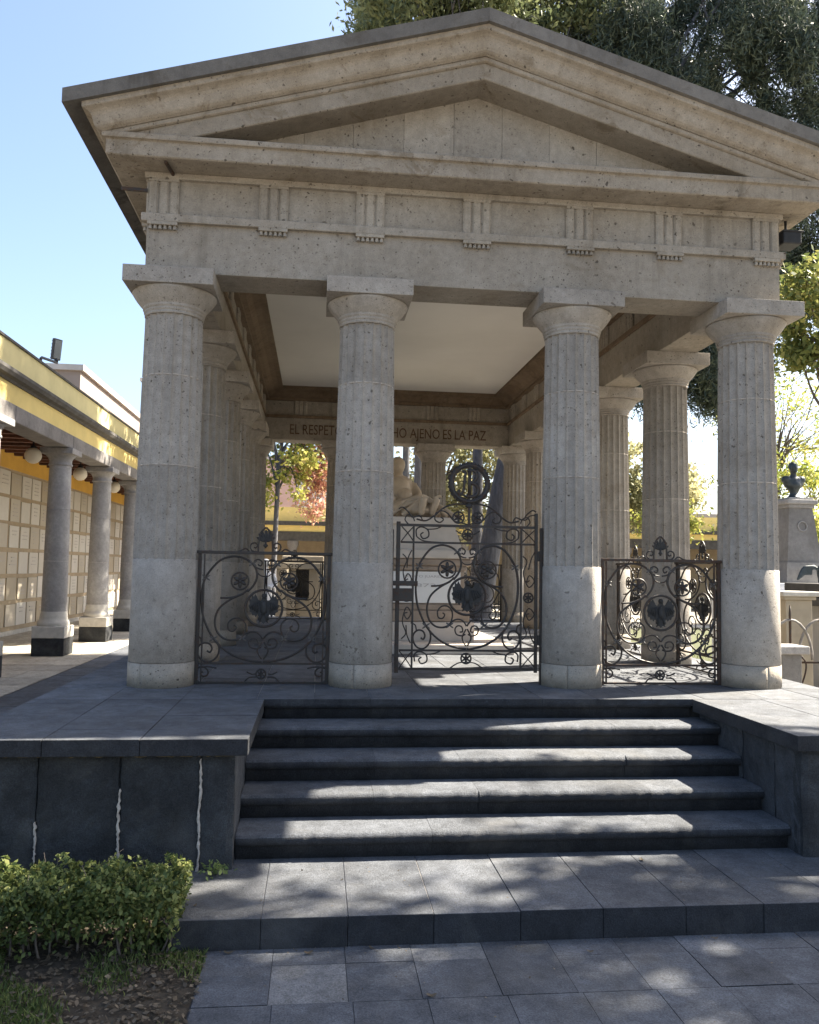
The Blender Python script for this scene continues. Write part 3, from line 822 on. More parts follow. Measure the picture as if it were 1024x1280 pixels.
# the field of scrollwork, in design units of the railing
FIELD = {
 'scroll': [
  ([(400,535),(440,490),(460,430),(445,370),(400,325),(340,303),(280,303),(215,330),(160,390),(120,460),(105,560),(112,670),(140,760),(190,850),(260,920),(340,968),(430,995),(508,1002)], .0095),
  ([(375,548),(290,590),(220,650),(195,730),(212,805),(260,850),(320,860),(375,845)], .009),
  ([(375,845),(395,790),(390,745),(355,715),(310,718),(280,750),(285,790),(315,800),(335,775),(318,760)], .0065),
  ([(508,850),(480,815),(440,803),(400,815),(365,845)], .007),
  ([(500,905),(470,915),(430,905),(418,870),(440,848),(470,855),(478,885),(455,890)], .0065),
  ([(505,870),(475,930),(505,985)], .0065),
  ([(190,850),(225,900),(220,960),(180,1000),(130,998),(95,960),(92,910),(125,880),(165,885),(182,915),(170,940),(150,930)], .008),
  ([(70,830),(105,845),(115,880)], .006),
  ([(225,580),(300,575),(370,548),(405,520)], .0085)],
 'top': [([(500,385),(470,380),(440,362),(440,330),(465,318),(490,335),(482,360),(462,352)], .0065), ([(450,395),(480,425),(510,432)], .0055)],
 'bottom': [([(90,1125),(78,1080),(95,1045),(130,1038),(160,1060),(158,1090),(130,1098),(115,1080),(130,1068)], .007),
  ([(95,1045),(150,1035),(215,1045)], .006), ([(90,1122),(115,1138),(160,1141)], .006), ([(410,1068),(445,1085),(470,1082)], .006), ([(395,1138),(425,1108),(475,1102)], .006)],
 'crest': [([(462,272),(466,190),(478,135),(510,100)], .008), ([(455,268),(425,262),(410,238),(417,214),(440,206),(456,222),(446,240),(434,234)], .0065), ([(405,266),(380,246),(345,262),(310,270)], .006)],
}
def field(parent, mp, cx=510, rings=True, rsc=1.0):
    for pts, r in FIELD['scroll']: tubes(parent, 'scroll', pts, mp, r, cx=cx)
    for pts, r in FIELD['top']: tubes(parent, 'scroll', pts, mp, r, cx=cx)
    for mir in (0, 1):
        rosette(parent, mp(2 * cx - 350 if mir else 350, 465), .066 * rsc)
    c = mp(cx, 645)
    MB().tube(circ(mp, cx, 645, .158 * rsc, 40), .012, 6, closed=True).build('roundel_ring', M['iron'], parent)
    eagle_plate(parent, c, .146 * rsc)
    clip(parent, mp, 190, 850, cx=cx); clip(parent, mp, 375, 845, cx=cx); clip(parent, mp, 130, 445, cx=cx); clip(parent, mp, 430, 345, cx=cx)

def palmette(parent, c, h, mat='iron_plate'):
    b = MB()
    for k in range(-3, 4):
        a = PI / 2 + k * .36; l = h * (1 - .07 * abs(k))
        rot = Matrix.Rotation(-a, 3, 'Y')
        b.ball((c[0] + math.cos(a) * l * .42, c[1], c[2] + .3 * h + math.sin(a) * l * .40), (l * .36, .007, h * .085), 8, 5, rot)
    b.tube([(c[0], c[1], c[2] - .05 * h), (c[0], c[1], c[2] + .45 * h)], .009, 6)
    b.ball((c[0], c[1], c[2] + .1 * h), (h * .14, .012, h * .09), 8, 6)
    return b.build('palmette', M[mat], parent)

def make_railing(mat='iron'):
    root = empty('railing', (0, 0, 0))
    mp = rmap(); hw = RW / 2
    for s_ in (-1, 1):
        MB().box((s_ * (hw - .008) - .015, -.015, 0.0), (s_ * (hw - .008) + .015, .015, RH - .012), .002).build('post', M[mat], root)
        MB().box((s_ * (hw - .048) - .006, -.010, .02), (s_ * (hw - .048) + .006, .010, RH - .015), .001).build('inner_bar', M[mat], root)
    MB().box((-hw - .018, -.026, RH - .012), (hw + .018, .026, RH + .014), .004).build('top_rail', M[mat], root)
    MB().box((-hw, -.011, .166), (hw, .011, .184), .002).build('lower_rail', M[mat], root)
    MB().box((-hw, -.011, .004), (hw, .011, .022), .002).build('bottom_rail', M[mat], root)
    field(root, mp)
    for pts, r in FIELD['bottom']: tubes(root, 'scroll', pts, mp, r)
    for pts, r in FIELD['crest']: tubes(root, 'crest_scroll', pts, mp, r)
    palmette(root, mp(510, 235), .15)
    rosette(root, mp(503, 1082), .036)
    return root
rail0 = make_railing()
cm = cmap()
def place_rail(x, y, rz, label, first=False):
    o = rail0 if first else copy_tree(rail0, cm)
    o.location = (x, y, 0.002); o.rotation_euler = (0, 0, rz)
    tag(o, label, 'railing', 'scrolled iron railings between the columns'); return o
place_rail(XS[1] / 2, 0, 0, 'wrought iron railing with eagle roundel between the two leftmost front columns', True)
place_rail((XS[2] + XS[3]) / 2, 0, 0, 'rust brown iron railing with eagle roundel between the two rightmost front columns')
ords = ['first', 'second', 'third']
for k in range(3):
    r_ = place_rail(LX, (k + .5) * D, -PI / 2, '%s iron railing along the right side of the temple, counted from the front corner column' % ords[k])
    r_.scale = (1.08, 1, 1)
place_rail(XS[1] / 2, LY, 0, 'iron railing between the rear columns, seen through the front left bay')
place_rail((XS[2] + XS[3]) / 2, LY, 0, 'iron railing between the rear right columns, seen through the gate')

# rust on the right front railing: its own material
for o in list(COL.objects):
    if o.parent and o.parent.get('label', '').startswith('rust brown') and o.data and o.name.split('.')[0] in ('post', 'top_rail', 'lower_rail', 'bottom_rail', 'inner_bar'):
        o.data = o.data.copy(); o.data.materials.clear(); o.data.materials.append(M['iron_rust'])

# ------------------------------------------------------------------ gate
gate = empty('gate', (0, 0, 0)); tag(gate, 'black wrought iron gate with laurel wreath and letters B and J on top', 'gate')
def gm(x, y): return (2.6335 + (x - 435) * .001773, 0, .137 + (1140 - y) * .001738)
def bar(x0, y0, x1, y1, w, name='bar', d=.011, mat='iron'):
    a = gm(x0, y0); c = gm(x1, y1)
    lo = (min(a[0], c[0]) - w, -d, min(a[2], c[2]) - w); hi = (max(a[0], c[0]) + w, d, max(a[2], c[2]) + w)
    return MB().box(lo, hi, .002).build(name, M[mat], gate)
bar(80, 405, 80, 1150, .017, 'stile', .018); bar(785, 345, 785, 1150, .013, 'stile', .015)
bar(157, 418, 157, 1135, .008, 'upright'); bar(708, 418, 708, 1135, .008, 'upright')
for y, w_ in ((412, .012), (500, .009), (1047, .009), (1140, .011)): bar(97, y, 770, y, w_, 'rail', .009)
for x in (50, 812):
    a = gm(x, 600); MB().box((a[0] - .013, -.016, 0), (a[0] + .013, .016, 1.40 if x > 400 else 1.36), .003).build('gate_post', M['iron'], gate)
for z in (.35, 1.1): MB().lathe([(.014, 0), (.014, .09)], (gm(800, 0)[0], -.004, z), 10).build('hinge', M['iron'], gate)
# field mapped from the railing design
def fm(x, y): return gm(432 + (x - 510) * 553 / 860.0, 500 + (y - 285) * 547 / 730.0)
field(gate, fm, rsc=1.06)
def gt_(pts, r=.0065, name='scroll', mirror=True): return tubes(gate, name, pts, gm, r, mirror, 432)
for yo, f in ((0, 1), (633, 1)):
    gt_([(172, 470 + yo), (170, 435 + yo), (195, 420 + yo), (228, 435 + yo), (232, 468 + yo), (205, 480 + yo), (192, 460 + yo), (206, 448 + yo)])
gt_([(172, 470), (210, 492), (300, 498)], .0055); gt_([(228, 432), (270, 428), (300, 415)], .0055)
gt_([(232, 1068), (270, 1062), (300, 1050)], .0055); gt_([(350, 1135), (390, 1110), (430, 1105)], .0055)
gt_([(370, 435), (400, 452), (430, 455)], .0055)
rosette(gate, gm(432, 456), .042); rosette(gate, gm(430, 1087), .040)
for cx_, x0, x1 in ((0, 95, 157), (1, 708, 785)):
    for y0, y1 in ((418, 495), (1052, 1136)):
        a, b_, c, d = gm(x0, y0), gm(x1, y1), gm(x0, y1), gm(x1, y0)
        mb = MB().tube(spline([a, ((a[0]+b_[0])/2 + .004, 0, (a[2]+b_[2])/2 + .004), b_], 3), .0055, 5).tube(spline([c, ((c[0]+d[0])/2 - .004, .008, (c[2]+d[2])/2), d], 3), .0055, 5)
        mb.build('cross_brace', M['iron'], gate)
    xm = (x0 + x1) / 2
    rosette(gate, gm(xm + (0 if cx_ else 0), 775), .038)
    for y0, s_ in ((690, -1), (860, 1)):
        tubes(gate, 'scroll', [(x0 + 8, y0 + s_ * 130), (x0 + 30, y0 + s_ * 100), (x0 + 12, y0 + s_ * 40), (xm, y0 + s_ * -30), (x1 - 8, y0), (xm + 5, y0 + s_ * 30), (xm - 10, y0 + 4), (xm + 6, y0 - 4)], gm, .0055, False)
        tubes(gate, 'scroll', [(x1 - 8, y0 + s_ * 150), (x1 - 26, y0 + s_ * 110), (xm, y0 + s_ * 60)], gm, .0055, False)
a = gm(52, 812); b_ = gm(180, 695)
MB().box((a[0], -.03, gm(0, 800)[2]), (gm(158, 0)[0], .03, gm(0, 735)[2]), .004).build('lock_box', M['iron'], gate)
MB().box((a[0], -.022, gm(0, 722)[2]), (b_[0], .022, gm(0, 697)[2]), .003).build('latch', M['iron'], gate)
# crest: arms, rosettes, wreath and monogram
gt_([(432, 300), (370, 298), (310, 318), (255, 365), (215, 388), (170, 380)], .0075, 'crest_scroll')
gt_([(432, 405), (400, 395), (360, 385), (330, 350), (300, 335), (268, 350), (264, 382), (288, 395), (306, 380), (292, 366)], .0065, 'crest_scroll')
gt_([(80, 330), (100, 322), (128, 345), (150, 372), (185, 362), (200, 385)], .006, 'crest_scroll')
gt_([(130, 408), (112, 385), (125, 360), (150, 368), (160, 392)], .0055, 'crest_scroll')
gt_([(785, 345), (750, 352), (735, 370), (720, 375)], .006, 'crest_scroll', False)
for mir in (0, 1): rosette(gate, gm(864 - 383 if mir else 383, 368), .045)
cx_, _, cz_ = gm(437, 190)
MB().box((cx_ - .011, -.012, gm(0, 405)[2]), (cx_ + .011, .012, gm(0, 100)[2] ), .002).build('stem', M['iron'], gate)
MB().ball((cx_, 0, gm(0, 308)[2]), (.035, .02, .02), 10, 6).build('stem_knot', M['iron'], gate)
wr = MB(); Rw = .166
wr.tube([(cx_ + Rw * math.cos(2*PI*i/40), 0, cz_ + Rw * math.sin(2*PI*i/40)) for i in range(40)], .020, 7, closed=True)
wreath = wr.build('wreath', M['iron'], gate)
lf = MB()
for i in range(34):
    for off in (-1, 0, 1):
        an = PI / 2 + (i + .5 + .5 * (off != 0)) / 34 * 2 * PI
        dirn = -1 if (i < 17) else 1     # both branches climb to the top
        ta = an + dirn * (PI / 2) - off * dirn * .42
        c = (cx_ + (Rw + off * .014) * math.cos(an), -.010 if off == 0 else -.003, cz_ + (Rw + off * .014) * math.sin(an))
        r_ = random.uniform(.9, 1.2)
        lf.ball(c, (.027 * r_, .011, .0105 * r_), 6, 5, Matrix.Rotation(-ta, 3, 'Y'))
lf.build('laurel_leaves', M['iron'], wreath)
# monogram: B on the stem, J reversed beside it
mono = MB()
bx_, bz = cx_, cz_
def mm(x, y): return (gm(x, y)[0], -.008, gm(x, y)[2])
mono.tube(spline([mm(425, 125), mm(455, 122), mm(472, 140), mm(470, 165), mm(450, 185), mm(432, 188)], 5), .017, 6, flat=.7)
mono.tube(spline([mm(432, 188), mm(462, 192), mm(480, 212), mm(478, 240), mm(455, 258), mm(420, 256)], 5), .019, 6, flat=.7)
mono.tube([mm(437, 120), mm(437, 262)], .017, 6, flat=.7)
mono.build('letter', M['iron'], gate)
mj = MB()
mj.tube(spline([mm(398, 130), mm(415, 133), mm(412, 170), mm(408, 215), mm(400, 240), mm(388, 245), mm(380, 234), mm(390, 226)], 5), .0135, 6, flat=.7)
mj.tube(spline([mm(388, 250), mm(410, 252), mm(428, 262)], 4), .010, 6, flat=.7); mj.tube([mm(400, 182), mm(422, 182)], .008, 6)
mj.build('letter', M['iron'], gate)

# ------------------------------------------------------------------ tomb and statue
tb = empty('tomb', (XC, 3.0, 0)); tag(tb, 'stepped marble tomb with white inscription slab standing inside the temple', 'tomb')
def tbx(name, hw, y0, y1, z0, z1, mat, c=.006): return MB().box((-hw, y0, z0), (hw, y1, z1), c).build(name, M[mat], tb)
tbx('step', 1.05, -.45, 3.6, 0.001, .12, 'marble_tomb', .01)
tbx('base', .64, 0.0, 3.0, .1205, .355, 'marble_tomb', .008)
tbx('base_moulding', .585, .03, 2.97, .3555, .50, 'marble_brown', .02)
tbx('base_moulding', .55, .06, 2.94, .5005, .575, 'marble_brown', .012)
tbx('body', .52, .09, 2.91, .5755, 1.0, 'marble_brown')
pq = MB().box((-.47, .072, .592), (.47, .089, .985), .003).build('plaque', M['white_plaque'], tb)
for txt, z, x0, x1, h in (('BENITO JUAREZ', .90, -.25, .25, .04), ('1872', .79, -.16, .16, .045)):
    me = fit_text(text_mesh(txt, 'inscription', .05, M['letter_gray'], .001), x0, x1, h)
    link('inscription', me, pq, (0, .0705, z), (PI / 2, 0, 0))
tbx('cornice', .545, .06, 2.94, 1.0005, 1.06, 'marble_brown', .012); tbx('cornice', .60, .02, 2.98, 1.0605, 1.15, 'marble_brown', .02); tbx('cornice', .64, -.02, 3.02, 1.1505, 1.26, 'marble_tomb', .02)
MB().prism([(-.50, 1.261), (.50, 1.261), (.40, 1.58), (-.40, 1.58)], 'y', .14, 2.86).build('lid', M['marble_tomb'], tb)
tbx('top_slab', .44, .08, 2.92, 1.5805, 1.675, 'marble_tomb', .012)

def remeshed(mb, name, mat, parent, vox, sm=4, loc=None):
    o = mb.build(name, mat, parent, loc)
    m = o.modifiers.new('remesh', 'REMESH'); m.mode = 'VOXEL'; m.voxel_size = vox; m.use_smooth_shade = True
    s_ = o.modifiers.new('smooth', 'SMOOTH'); s_.iterations = sm; s_.factor = .5
    return o
stt = empty('statue', (XC, 3.0, 1.676)); tag(stt, 'pale carved figure lying under drapery with bare feet, a seated mourner behind', 'statue')
b = MB()
# lying body along +y (feet at the front), knees a little raised, covered by a cloth
b.ball((0, .95, .10), (.31, .75, .12), 16, 10)
b.ball((.05, .75, .14), (.20, .34, .12), 14, 10); b.ball((-.08, 1.25, .17), (.25, .45, .14), 14, 10); b.ball((-.1, 1.75, .22), (.22, .4, .15), 14, 10)
for s_, yo, zo in ((-1, 0.0, .0), (1, .05, .02)):
    b.tube(spline([(s_ * .09 + .05, .28 + yo, .11 + zo), (s_ * .10 + .03, .52 + yo, .16 + zo), (s_ * .11, .85 + yo, .22 + zo), (s_ * .11 - .03, 1.25, .18)], 5), [.06 + .04 * min(1, i / 8) for i in range(16)], 10)
for k in range(15):       # cloth folds running across and down the sides
    y = .32 + .10 * k + random.uniform(-.025, .025); h = .20 + .09 * math.exp(-((y - .85) / .3) ** 2) + .04 * (y > 1.2)
    lean = random.uniform(-.16, .16)
    b.tube(spline([(-.42, y + lean * 1.5, .015), (-.31, y + lean, .10), (-.14, y + lean * .4, h - .01), (.04, y, h + .02), (.20, y - lean * .4, h - .03), (.34, y - lean, .09), (.43, y - lean * 1.4, .012)], 4), random.uniform(.014, .026), 7)
b.tube(spline([(-.25, .36, .03), (-.1, .30, .17), (.05, .36, .26), (.2, .32, .15), (.33, .42, .03)], 5), .035, 7)
b.ball((-.05, 2.1, .42), (.13, .16, .15), 12, 8)          # head of the lying figure
remeshed(b, 'lying_figure', M['marble_statue'], stt, .009, 1)
for s_, tilt in ((-1, .25), (1, .12)):                      # feet with toes
    b = MB(); cx2 = .05 + s_ * .07; y0 = .20 + .04 * (s_ > 0)
    b.tube([(cx2, y0 + .16, .12), (cx2, y0 + .05, .10)], [.045, .05], 10)
    b.ball((cx2, y0 + .03, .075), (.042, .05, .05), 10, 8)
    b.tube(spline([(cx2, y0 + .02, .08), (cx2 + s_ * .012 + .02, y0 - .01, .17), (cx2 + s_ * .02 + .04, y0 - .02, .25)], 4), [.042, .044, .046, .047, .048, .047, .046, .044, .04], 10)
    for q in range(5):
        b.ball((cx2 + s_ * .02 + .045 + (q - 2) * .019, y0 - .035, .282 - abs(q - (1 if s_ < 0 else 3)) * .009), (.0115 + .003 * (q == (0 if s_ > 0 else 4)), .018, .022), 7, 6)
    remeshed(b, 'foot', M['marble_statue'], stt, .008, 2)
b = MB()   # seated mourner behind the head, bent forward
b.lathe([(.42, 0), (.44, .12), (.36, .30), (.27, .45), (.22, .60), (.20, .70), (.12, .76)], (-.12, 2.32, 0), 20)
b.ball((-.14, 2.16, .56), (.18, .14, .18), 14, 10)
b.tube(spline([(-.12, 2.3, .70), (-.14, 2.24, .80)], 3), .07, 8)
b.ball((-.15, 2.18, .90), (.105, .125, .14), 14, 10); b.ball((-.15, 2.24, .93), (.12, .12, .13), 12, 8); b.ball((-.15, 2.06, .885), (.018, .03, .03), 8, 6)
for s_ in (-1, 1): b.tube(spline([(-.12 + s_ * .22, 2.3, .64), (-.13 + s_ * .30, 2.1, .44), (-.1 + s_ * .12, 1.9, .36)], 4), .06, 8)
for k in range(12):
    a = 2 * PI * k / 12; b.tube(spline([(-.12 + .42 * math.cos(a), 2.32 + .42 * math.sin(a), .01), (-.12 + .33 * math.cos(a + .1), 2.32 + .33 * math.sin(a + .1), .32), (-.12 + .2 * math.cos(a), 2.32 + .2 * math.sin(a), .62)], 4), .03, 6)
remeshed(b, 'seated_figure', M['marble_statue'], stt, .02, 3)

# ------------------------------------------------------------------ things fixed to the temple
fl = empty('floodlight', (LX + .36, -.12, 4.16)); tag(fl, 'small black floodlight under the right end of the cornice', 'floodlight')
MB().box((-.09, -.10, -.06), (.09, .10, .07), .012).build('housing', M['black_metal'], fl)
MB().box((-.10, -.112, .05), (.10, .10, .066), .004).build('visor', M['black_metal'], fl)
MB().tube([(0, .02, .07), (0, .02, .205)], .012, 8).build('bracket', M['black_metal'], fl)
for (a, c, lab) in (((-.04, -.46, 4.352), (-.01, -.24, 4.345), 'rusty iron strap on the cornice soffit above the leftmost triglyph'), ((-.44, -.235, 4.20), (-.225, -.225, 4.20), 'rusty iron bar sticking out left of the leftmost triglyph')):
    o = MB().tube([a, c], .02, 4, smooth=False, flat=.7).build('iron_bracket', M['iron_rust']); tag(o, lab, 'bracket')

# ------------------------------------------------------------------ arcade on the left
ARZ = 1.0; ar = empty('arcade', (-4.27, 11.43, GZ), -.006); ar.scale = (1, 1, ARZ); tag(ar, 'yellow arcade with grey stone columns and marble niche wall at the left', 'arcade')
Y0, Y1, SPC = -8.6, 24.0, 3.4
def abox(name, a, b, mat, c=.0, parent=ar): return MB().box(a, b, c).build(name, M[mat], parent)
base_me = MB().box((-.33, -.33, 0), (.33, .33, .36), .012).mesh('base_block', M['basalt_dark'])
pl_me = MB().box((-.335, -.335, .3605), (.335, .335, .60), .02).mesh('plinth', M['pale_stone'])
pr = [(.32, .60), (.328, .64), (.318, .69), (.29, .72), (.28, .78), (.27, .84), (.255, .90)]
tor_me = MB().lathe(pr, n=32).mesh('torus', M['pale_stone'])
sh_me = [MB().lathe([(r0, z0), (r1, z1)], n=32).mesh('shaft', M['grey_stone']) for z0, z1, r0, r1 in ((.90, 1.94, .258, .25), (1.944, 3.02, .25, .238), (3.024, 3.94, .238, .222))]
cp_me = MB().lathe([(.222, 3.94), (.245, 3.95), (.245, 3.98), (.228, 3.99), (.23, 4.06), (.26, 4.12), (.31, 4.17), (.31, 4.18)], n=32).mesh('capital', M['grey_stone'])
ca_me = MB().box((-.34, -.34, 4.18), (.34, .34, 4.30), .01).mesh('abacus', M['grey_stone'])
for k in range(-2, 7):
    c = empty('column', (0, k * SPC - .25 - (.6 if k < 0 else 0), 0)); c.parent = ar; c.scale = (1, 1, 4.4 / 4.3)
    for nme, me in (('base_block', base_me), ('plinth', pl_me), ('torus', tor_me), ('capital', cp_me), ('abacus', ca_me)): link(nme, me, c)
    for me in sh_me: link('shaft', me, c)
# stone beam in lengths, rough underside
for k in range(-2, 7):
    z0 = 4.4005 + random.uniform(0, .012)
    abox('beam_stone', (-.25, k * SPC - .245, z0), (.25, (k + 1) * SPC - .255, 4.709), 'beam_stone', .02)
abox('wall_band', (-.24, Y0, 4.71), (.21, Y1, 5.06), 'yellow')
ac = MB().prism([(-.2, 5.061), (.24, 5.061), (.26, 5.10), (.33, 5.13), (.37, 5.19), (.37, 5.25), (.26, 5.28), (.22, 5.34), (-.2, 5.34)], 'y', Y0, Y1); ac.build('cornice', M['dark_slab'], ar)
abox('parapet', (-.12, Y0, 5.341), (.17, Y1, 5.79), 'pale_yellow')
abox('parapet_cap', (-.15, Y0, 5.791), (.20, Y1, 5.835), 'dark_slab')
abox('roof_deck', (-2.9, Y0, 5.0), (-.241, Y1, 5.06), 'wood')
for k in range(48):
    y = Y0 + .3 + k * .66
    abox('rafter', (-2.75, y, 4.80), (-.245, y + .13, 4.999), 'wood', .006)
# niche wall
WX = -2.62
abox('niche_wall', (WX - .35, Y0, 0), (WX, Y1, 4.42), 'niche')
abox('ochre_band', (WX - .35, Y0, 4.421), (WX + .02, Y1, 4.999), 'ochre')
abox('dado', (WX + .001, Y0, 0), (WX + .05, Y1, .12), 'pale_stone', .005)
for col in range(-1, 22):
    for row in range(6):
        y = 2.95 + col * .80 - .03; z = .24 + row * .70
        if z > 4.0: continue
        hh = .60 + random.uniform(-.03, .02); ww = .70 + random.uniform(-.05, .03); y += random.uniform(-.015, .015)
        pqo = MB().box((WX + .0005, y - ww/2, z), (WX + .022 + random.uniform(0, .012), y + ww/2, z + hh), .005).build('plaque', M['plaque'], ar)
        if random.random() < .72:    # incised lines of a memorial inscription
            b = MB()
            for q in range(random.randint(2, 4)):
                l = random.uniform(.18, .42); zz = z + hh * (.75 - .17 * q)
                b.box((WX + .012, y - l/2, zz), (WX + .0375, y + l/2, zz + .022))
            b.build('inscription', M['letter_gray'], pqo)
ends = [('nearest', 0), ('middle', 1), ('farthest', 2)]
for nm, k in ends:
    l = empty('globe_lamp', (0, 0, 0)); tag(l, '%s of the three white globe lamps hanging under the arcade beam' % nm, 'lamp', 'globe lamps under the arcade')
    yy = -.72 + k * SPC
    l.location = ar.location + Vector((-.42 + yy * .006, yy, 4.19))
    MB().ball((0, 0, 0), .17, 20, 14).build('globe', M['lamp_glass'], l)
    MB().lathe([(.07, .15), (.06, .2), (.02, .22), (.012, .60)], (0, 0, 0), 12).build('stem', M['black_metal'], l)
fl = empty('floodlight', (-4.27, 9.6, 4.905)); tag(fl, 'grey floodlight on a bent arm standing on the yellow parapet', 'floodlight')
MB().tube([(0, 0, 0), (0, 0, .17), (0, .06, .2), (0, 1.0, .33)], .028, 8).build('arm', M['black_metal'], fl)
hd = MB().box((-.06, -.13, -.26), (.04, .13, .26), .012)
h_ = hd.build('housing', M['dark_slab'], fl, (0, .95, .60), (0, math.radians(6), math.radians(-35))); h_.scale = (.8, .75, .85)
for q in range(6): MB().box((-.085, -.12, -.23 + q * .085), (-.061, .12, -.21 + q * .085)).build('cooling_fin', M['dark_slab'], h_)
MB().box((.041, -.11, -.23), (.045, .11, .23)).build('lens', M['glass'], h_)
MB().tube([(0, .95, .33), (0, .95, .40)], .04, 8).build('yoke', M['black_metal'], fl)

# ------------------------------------------------------------------ far arcade and buildings
fa = empty('arcade', (0, 36, GZ)); tag(fa, 'far yellow arcade with dark eaves closing the yard behind the temple', 'arcade')
g0 = -GZ
MB().box((-4, 0, 3.4 + g0), (34, .3, 4.15 + g0)).build('parapet', M['far_yellow'], fa)
MB().box((-4, -.3, 3.2 + g0), (34, .3, 3.399 + g0)).build('cornice', M['dark_slab'], fa)
MB().box((-4, 0, 2.88 + g0), (34, .3, 3.199 + g0)).build('wall_band', M['far_yellow'], fa)
MB().box((-4, -.05, 2.4 + g0), (34, .32, 2.879 + g0)).build('beam', M['dark_slab'], fa)
MB().box((-4, 2.6, 0), (34, 2.9, 3.2 + g0)).build('rear_wall', M['niche'], fa)
MB().box((-4, .33, 2.95 + g0), (34, 2.59, 3.1 + g0)).build('roof_deck', M['wood'], fa)
for k in range(13):
    c = MB().lathe([(.36, 0), (.36, .5), (.25, .62), (.22, 2.9), (.30, 3.1), (.30, 2.399 + g0)], (-3 + 3 * k, .14, 0), 20); c.build('column', M['beam_stone'], fa)
def house(name, label, x0, x1, y0, y1, z1, mat, wins):
    h = empty(name, (0, 0, GZ)); tag(h, label, 'building')
    MB().box((x0, y0, 0), (x1, y1, z1)).build('wall', M[mat], h)
    MB().box((x0 - .15, y0 - .15, z1 + .001), (x1 + .15, y1 + .15, z1 + .25)).build('roof', M['grey_wall'], h)
    for (wx, wz, ww, wh) in wins:
        f = MB().box((wx - ww/2 - .08, y0 - .06, wz - .08), (wx + ww/2 + .08, y0 - .001, wz + wh + .08)).build('window', M['white_wall'], h)
        MB().box((wx - ww/2, y0 - .07, wz), (wx + ww/2, y0 - .061, wz + wh)).build('pane', M['glass'], f)
    return h
house('house', 'pink rendered house beyond the far arcade, seen through the left rear bay', -9, -.15, 44, 54, 8.5, 'pink', [(-3, 5.2, 1.2, 1.6), (-6, 5.2, 1.2, 1.6)])
house('house', 'white rendered house adjoining the pink one beyond the far arcade', -.1, 5.5, 44.3, 54, 8.0, 'white_wall', [(3.8, 5.2, 1.2, 1.6)])
house('apartment_block', 'pale peach block rising behind the left arcade parapet', -17, -9.0, 29, 54, 10.2, 'peach', [])
house('apartment_block', 'tall grey block behind the arcade, beside the leftmost temple column', -12.6, -6, 58, 70, 16.2, 'grey_wall', [(-10.5, 11, 1.2, 1.4), (-8.6, 11, 1.2, 1.4)])
house('apartment_block', 'low grey block with windows between the peach block and the tall one', -20, -12.7, 60, 70, 13.6, 'grey_wall', [(-17.5, 11.2, 1.1, 1.4), (-14.6, 11.2, 1.1, 1.4)])
house('house', 'teal painted house far behind the bust monument', 22.6, 34, 41, 50, 5.4, 'teal', [])

# ------------------------------------------------------------------ monuments
bm_ = empty('bust_monument', (10.6, 8.0, GZ)); tag(bm_, 'stone pedestal on a white stepped base right of the temple', 'pedestal')
def obox(o_, name, hw, z0, z1, mat, c=.01, hd=None):
    hd = hd or hw; return MB().box((-hw, -hd, z0), (hw, hd, z1), c).build(name, M[mat], o_)
obox(bm_, 'step', 1.15, 0, 1.45, 'white_wall'); obox(bm_, 'step', 1.05, 1.4505, 1.66, 'white_wall'); obox(bm_, 'step', .92, 1.6605, 1.80, 'white_wall')
def frustum(o_, name, h0, h1, z0, z1, mat):
    b = MB(); b.add([(-h0,-h0,z0),(h0,-h0,z0),(h0,h0,z0),(-h0,h0,z0),(-h1,-h1,z1),(h1,-h1,z1),(h1,h1,z1),(-h1,h1,z1)], [(0,3,2,1),(4,5,6,7),(0,1,5,4),(1,2,6,5),(2,3,7,6),(3,0,4,7)])
    return b.build(name, M[mat], o_)
frustum(bm_, 'plinth', .41, .37, 1.8005, 2.2, 'dark_grey_stone'); sh = frustum(bm_, 'shaft', .35, .24, 2.2005, 3.26, 'dark_grey_stone')
obox(bm_, 'cap', .27, 3.2605, 3.33, 'grey_stone'); obox(bm_, 'cap', .32, 3.3305, 3.42, 'grey_stone', .02); obox(bm_, 'cap', .26, 3.4205, 3.46, 'grey_stone')
b = MB(); b.tube([(.09 * math.cos(2*PI*i/20), -.288 + .104 * -.09 * math.sin(2*PI*i/20) * -1, 2.9 + .09 * math.sin(2*PI*i/20)) for i in range(20)], .012, 6, closed=True); b.build('emblem', M['grey_stone'], sh)
bu = empty('bust', (10.6, 8.0, GZ + 3.461)); tag(bu, 'dark bronze portrait bust on the tapering stone pedestal at right', 'bust')
b = MB(); b.lathe([(.13, 0), (.12, .03), (.075, .07), (.07, .13), (.12, .19)], (0, 0, 0), 16)
b.ball((0, 0, .31), (.215, .115, .145), 16, 10); b.ball((-.15, 0, .37), (.10, .095, .08), 10, 8); b.ball((.15, 0, .37), (.10, .095, .08), 10, 8); b.ball((0, -.05, .26), (.13, .09, .11), 12, 8)
b.tube([(0, 0, .42), (0, -.01, .52)], .058, 10); b.ball((0, -.015, .605), (.078, .098, .108), 14, 10); b.ball((0, .01, .645), (.083, .098, .082), 12, 8)
b.ball((0, -.108, .595), (.016, .024, .024), 6, 5); b.ball((0, -.085, .535), (.045, .03, .025), 8, 6)
for s_ in (-1, 1): b.ball((s_ * .08, .0, .60), (.012, .022, .03), 6, 5)
remeshed(b, 'figure', M['bronze'], bu, .014, 3)
MB().box((-.10, -.09, -.0), (.10, .09, .02)).build('foot_plate', M['bronze'], bu)
ea = empty('bronze_eagle', (10.72, 7.32, GZ + 1.801)); tag(ea, 'dark bronze eagle with spread wings at the foot of the bust pedestal', 'eagle')
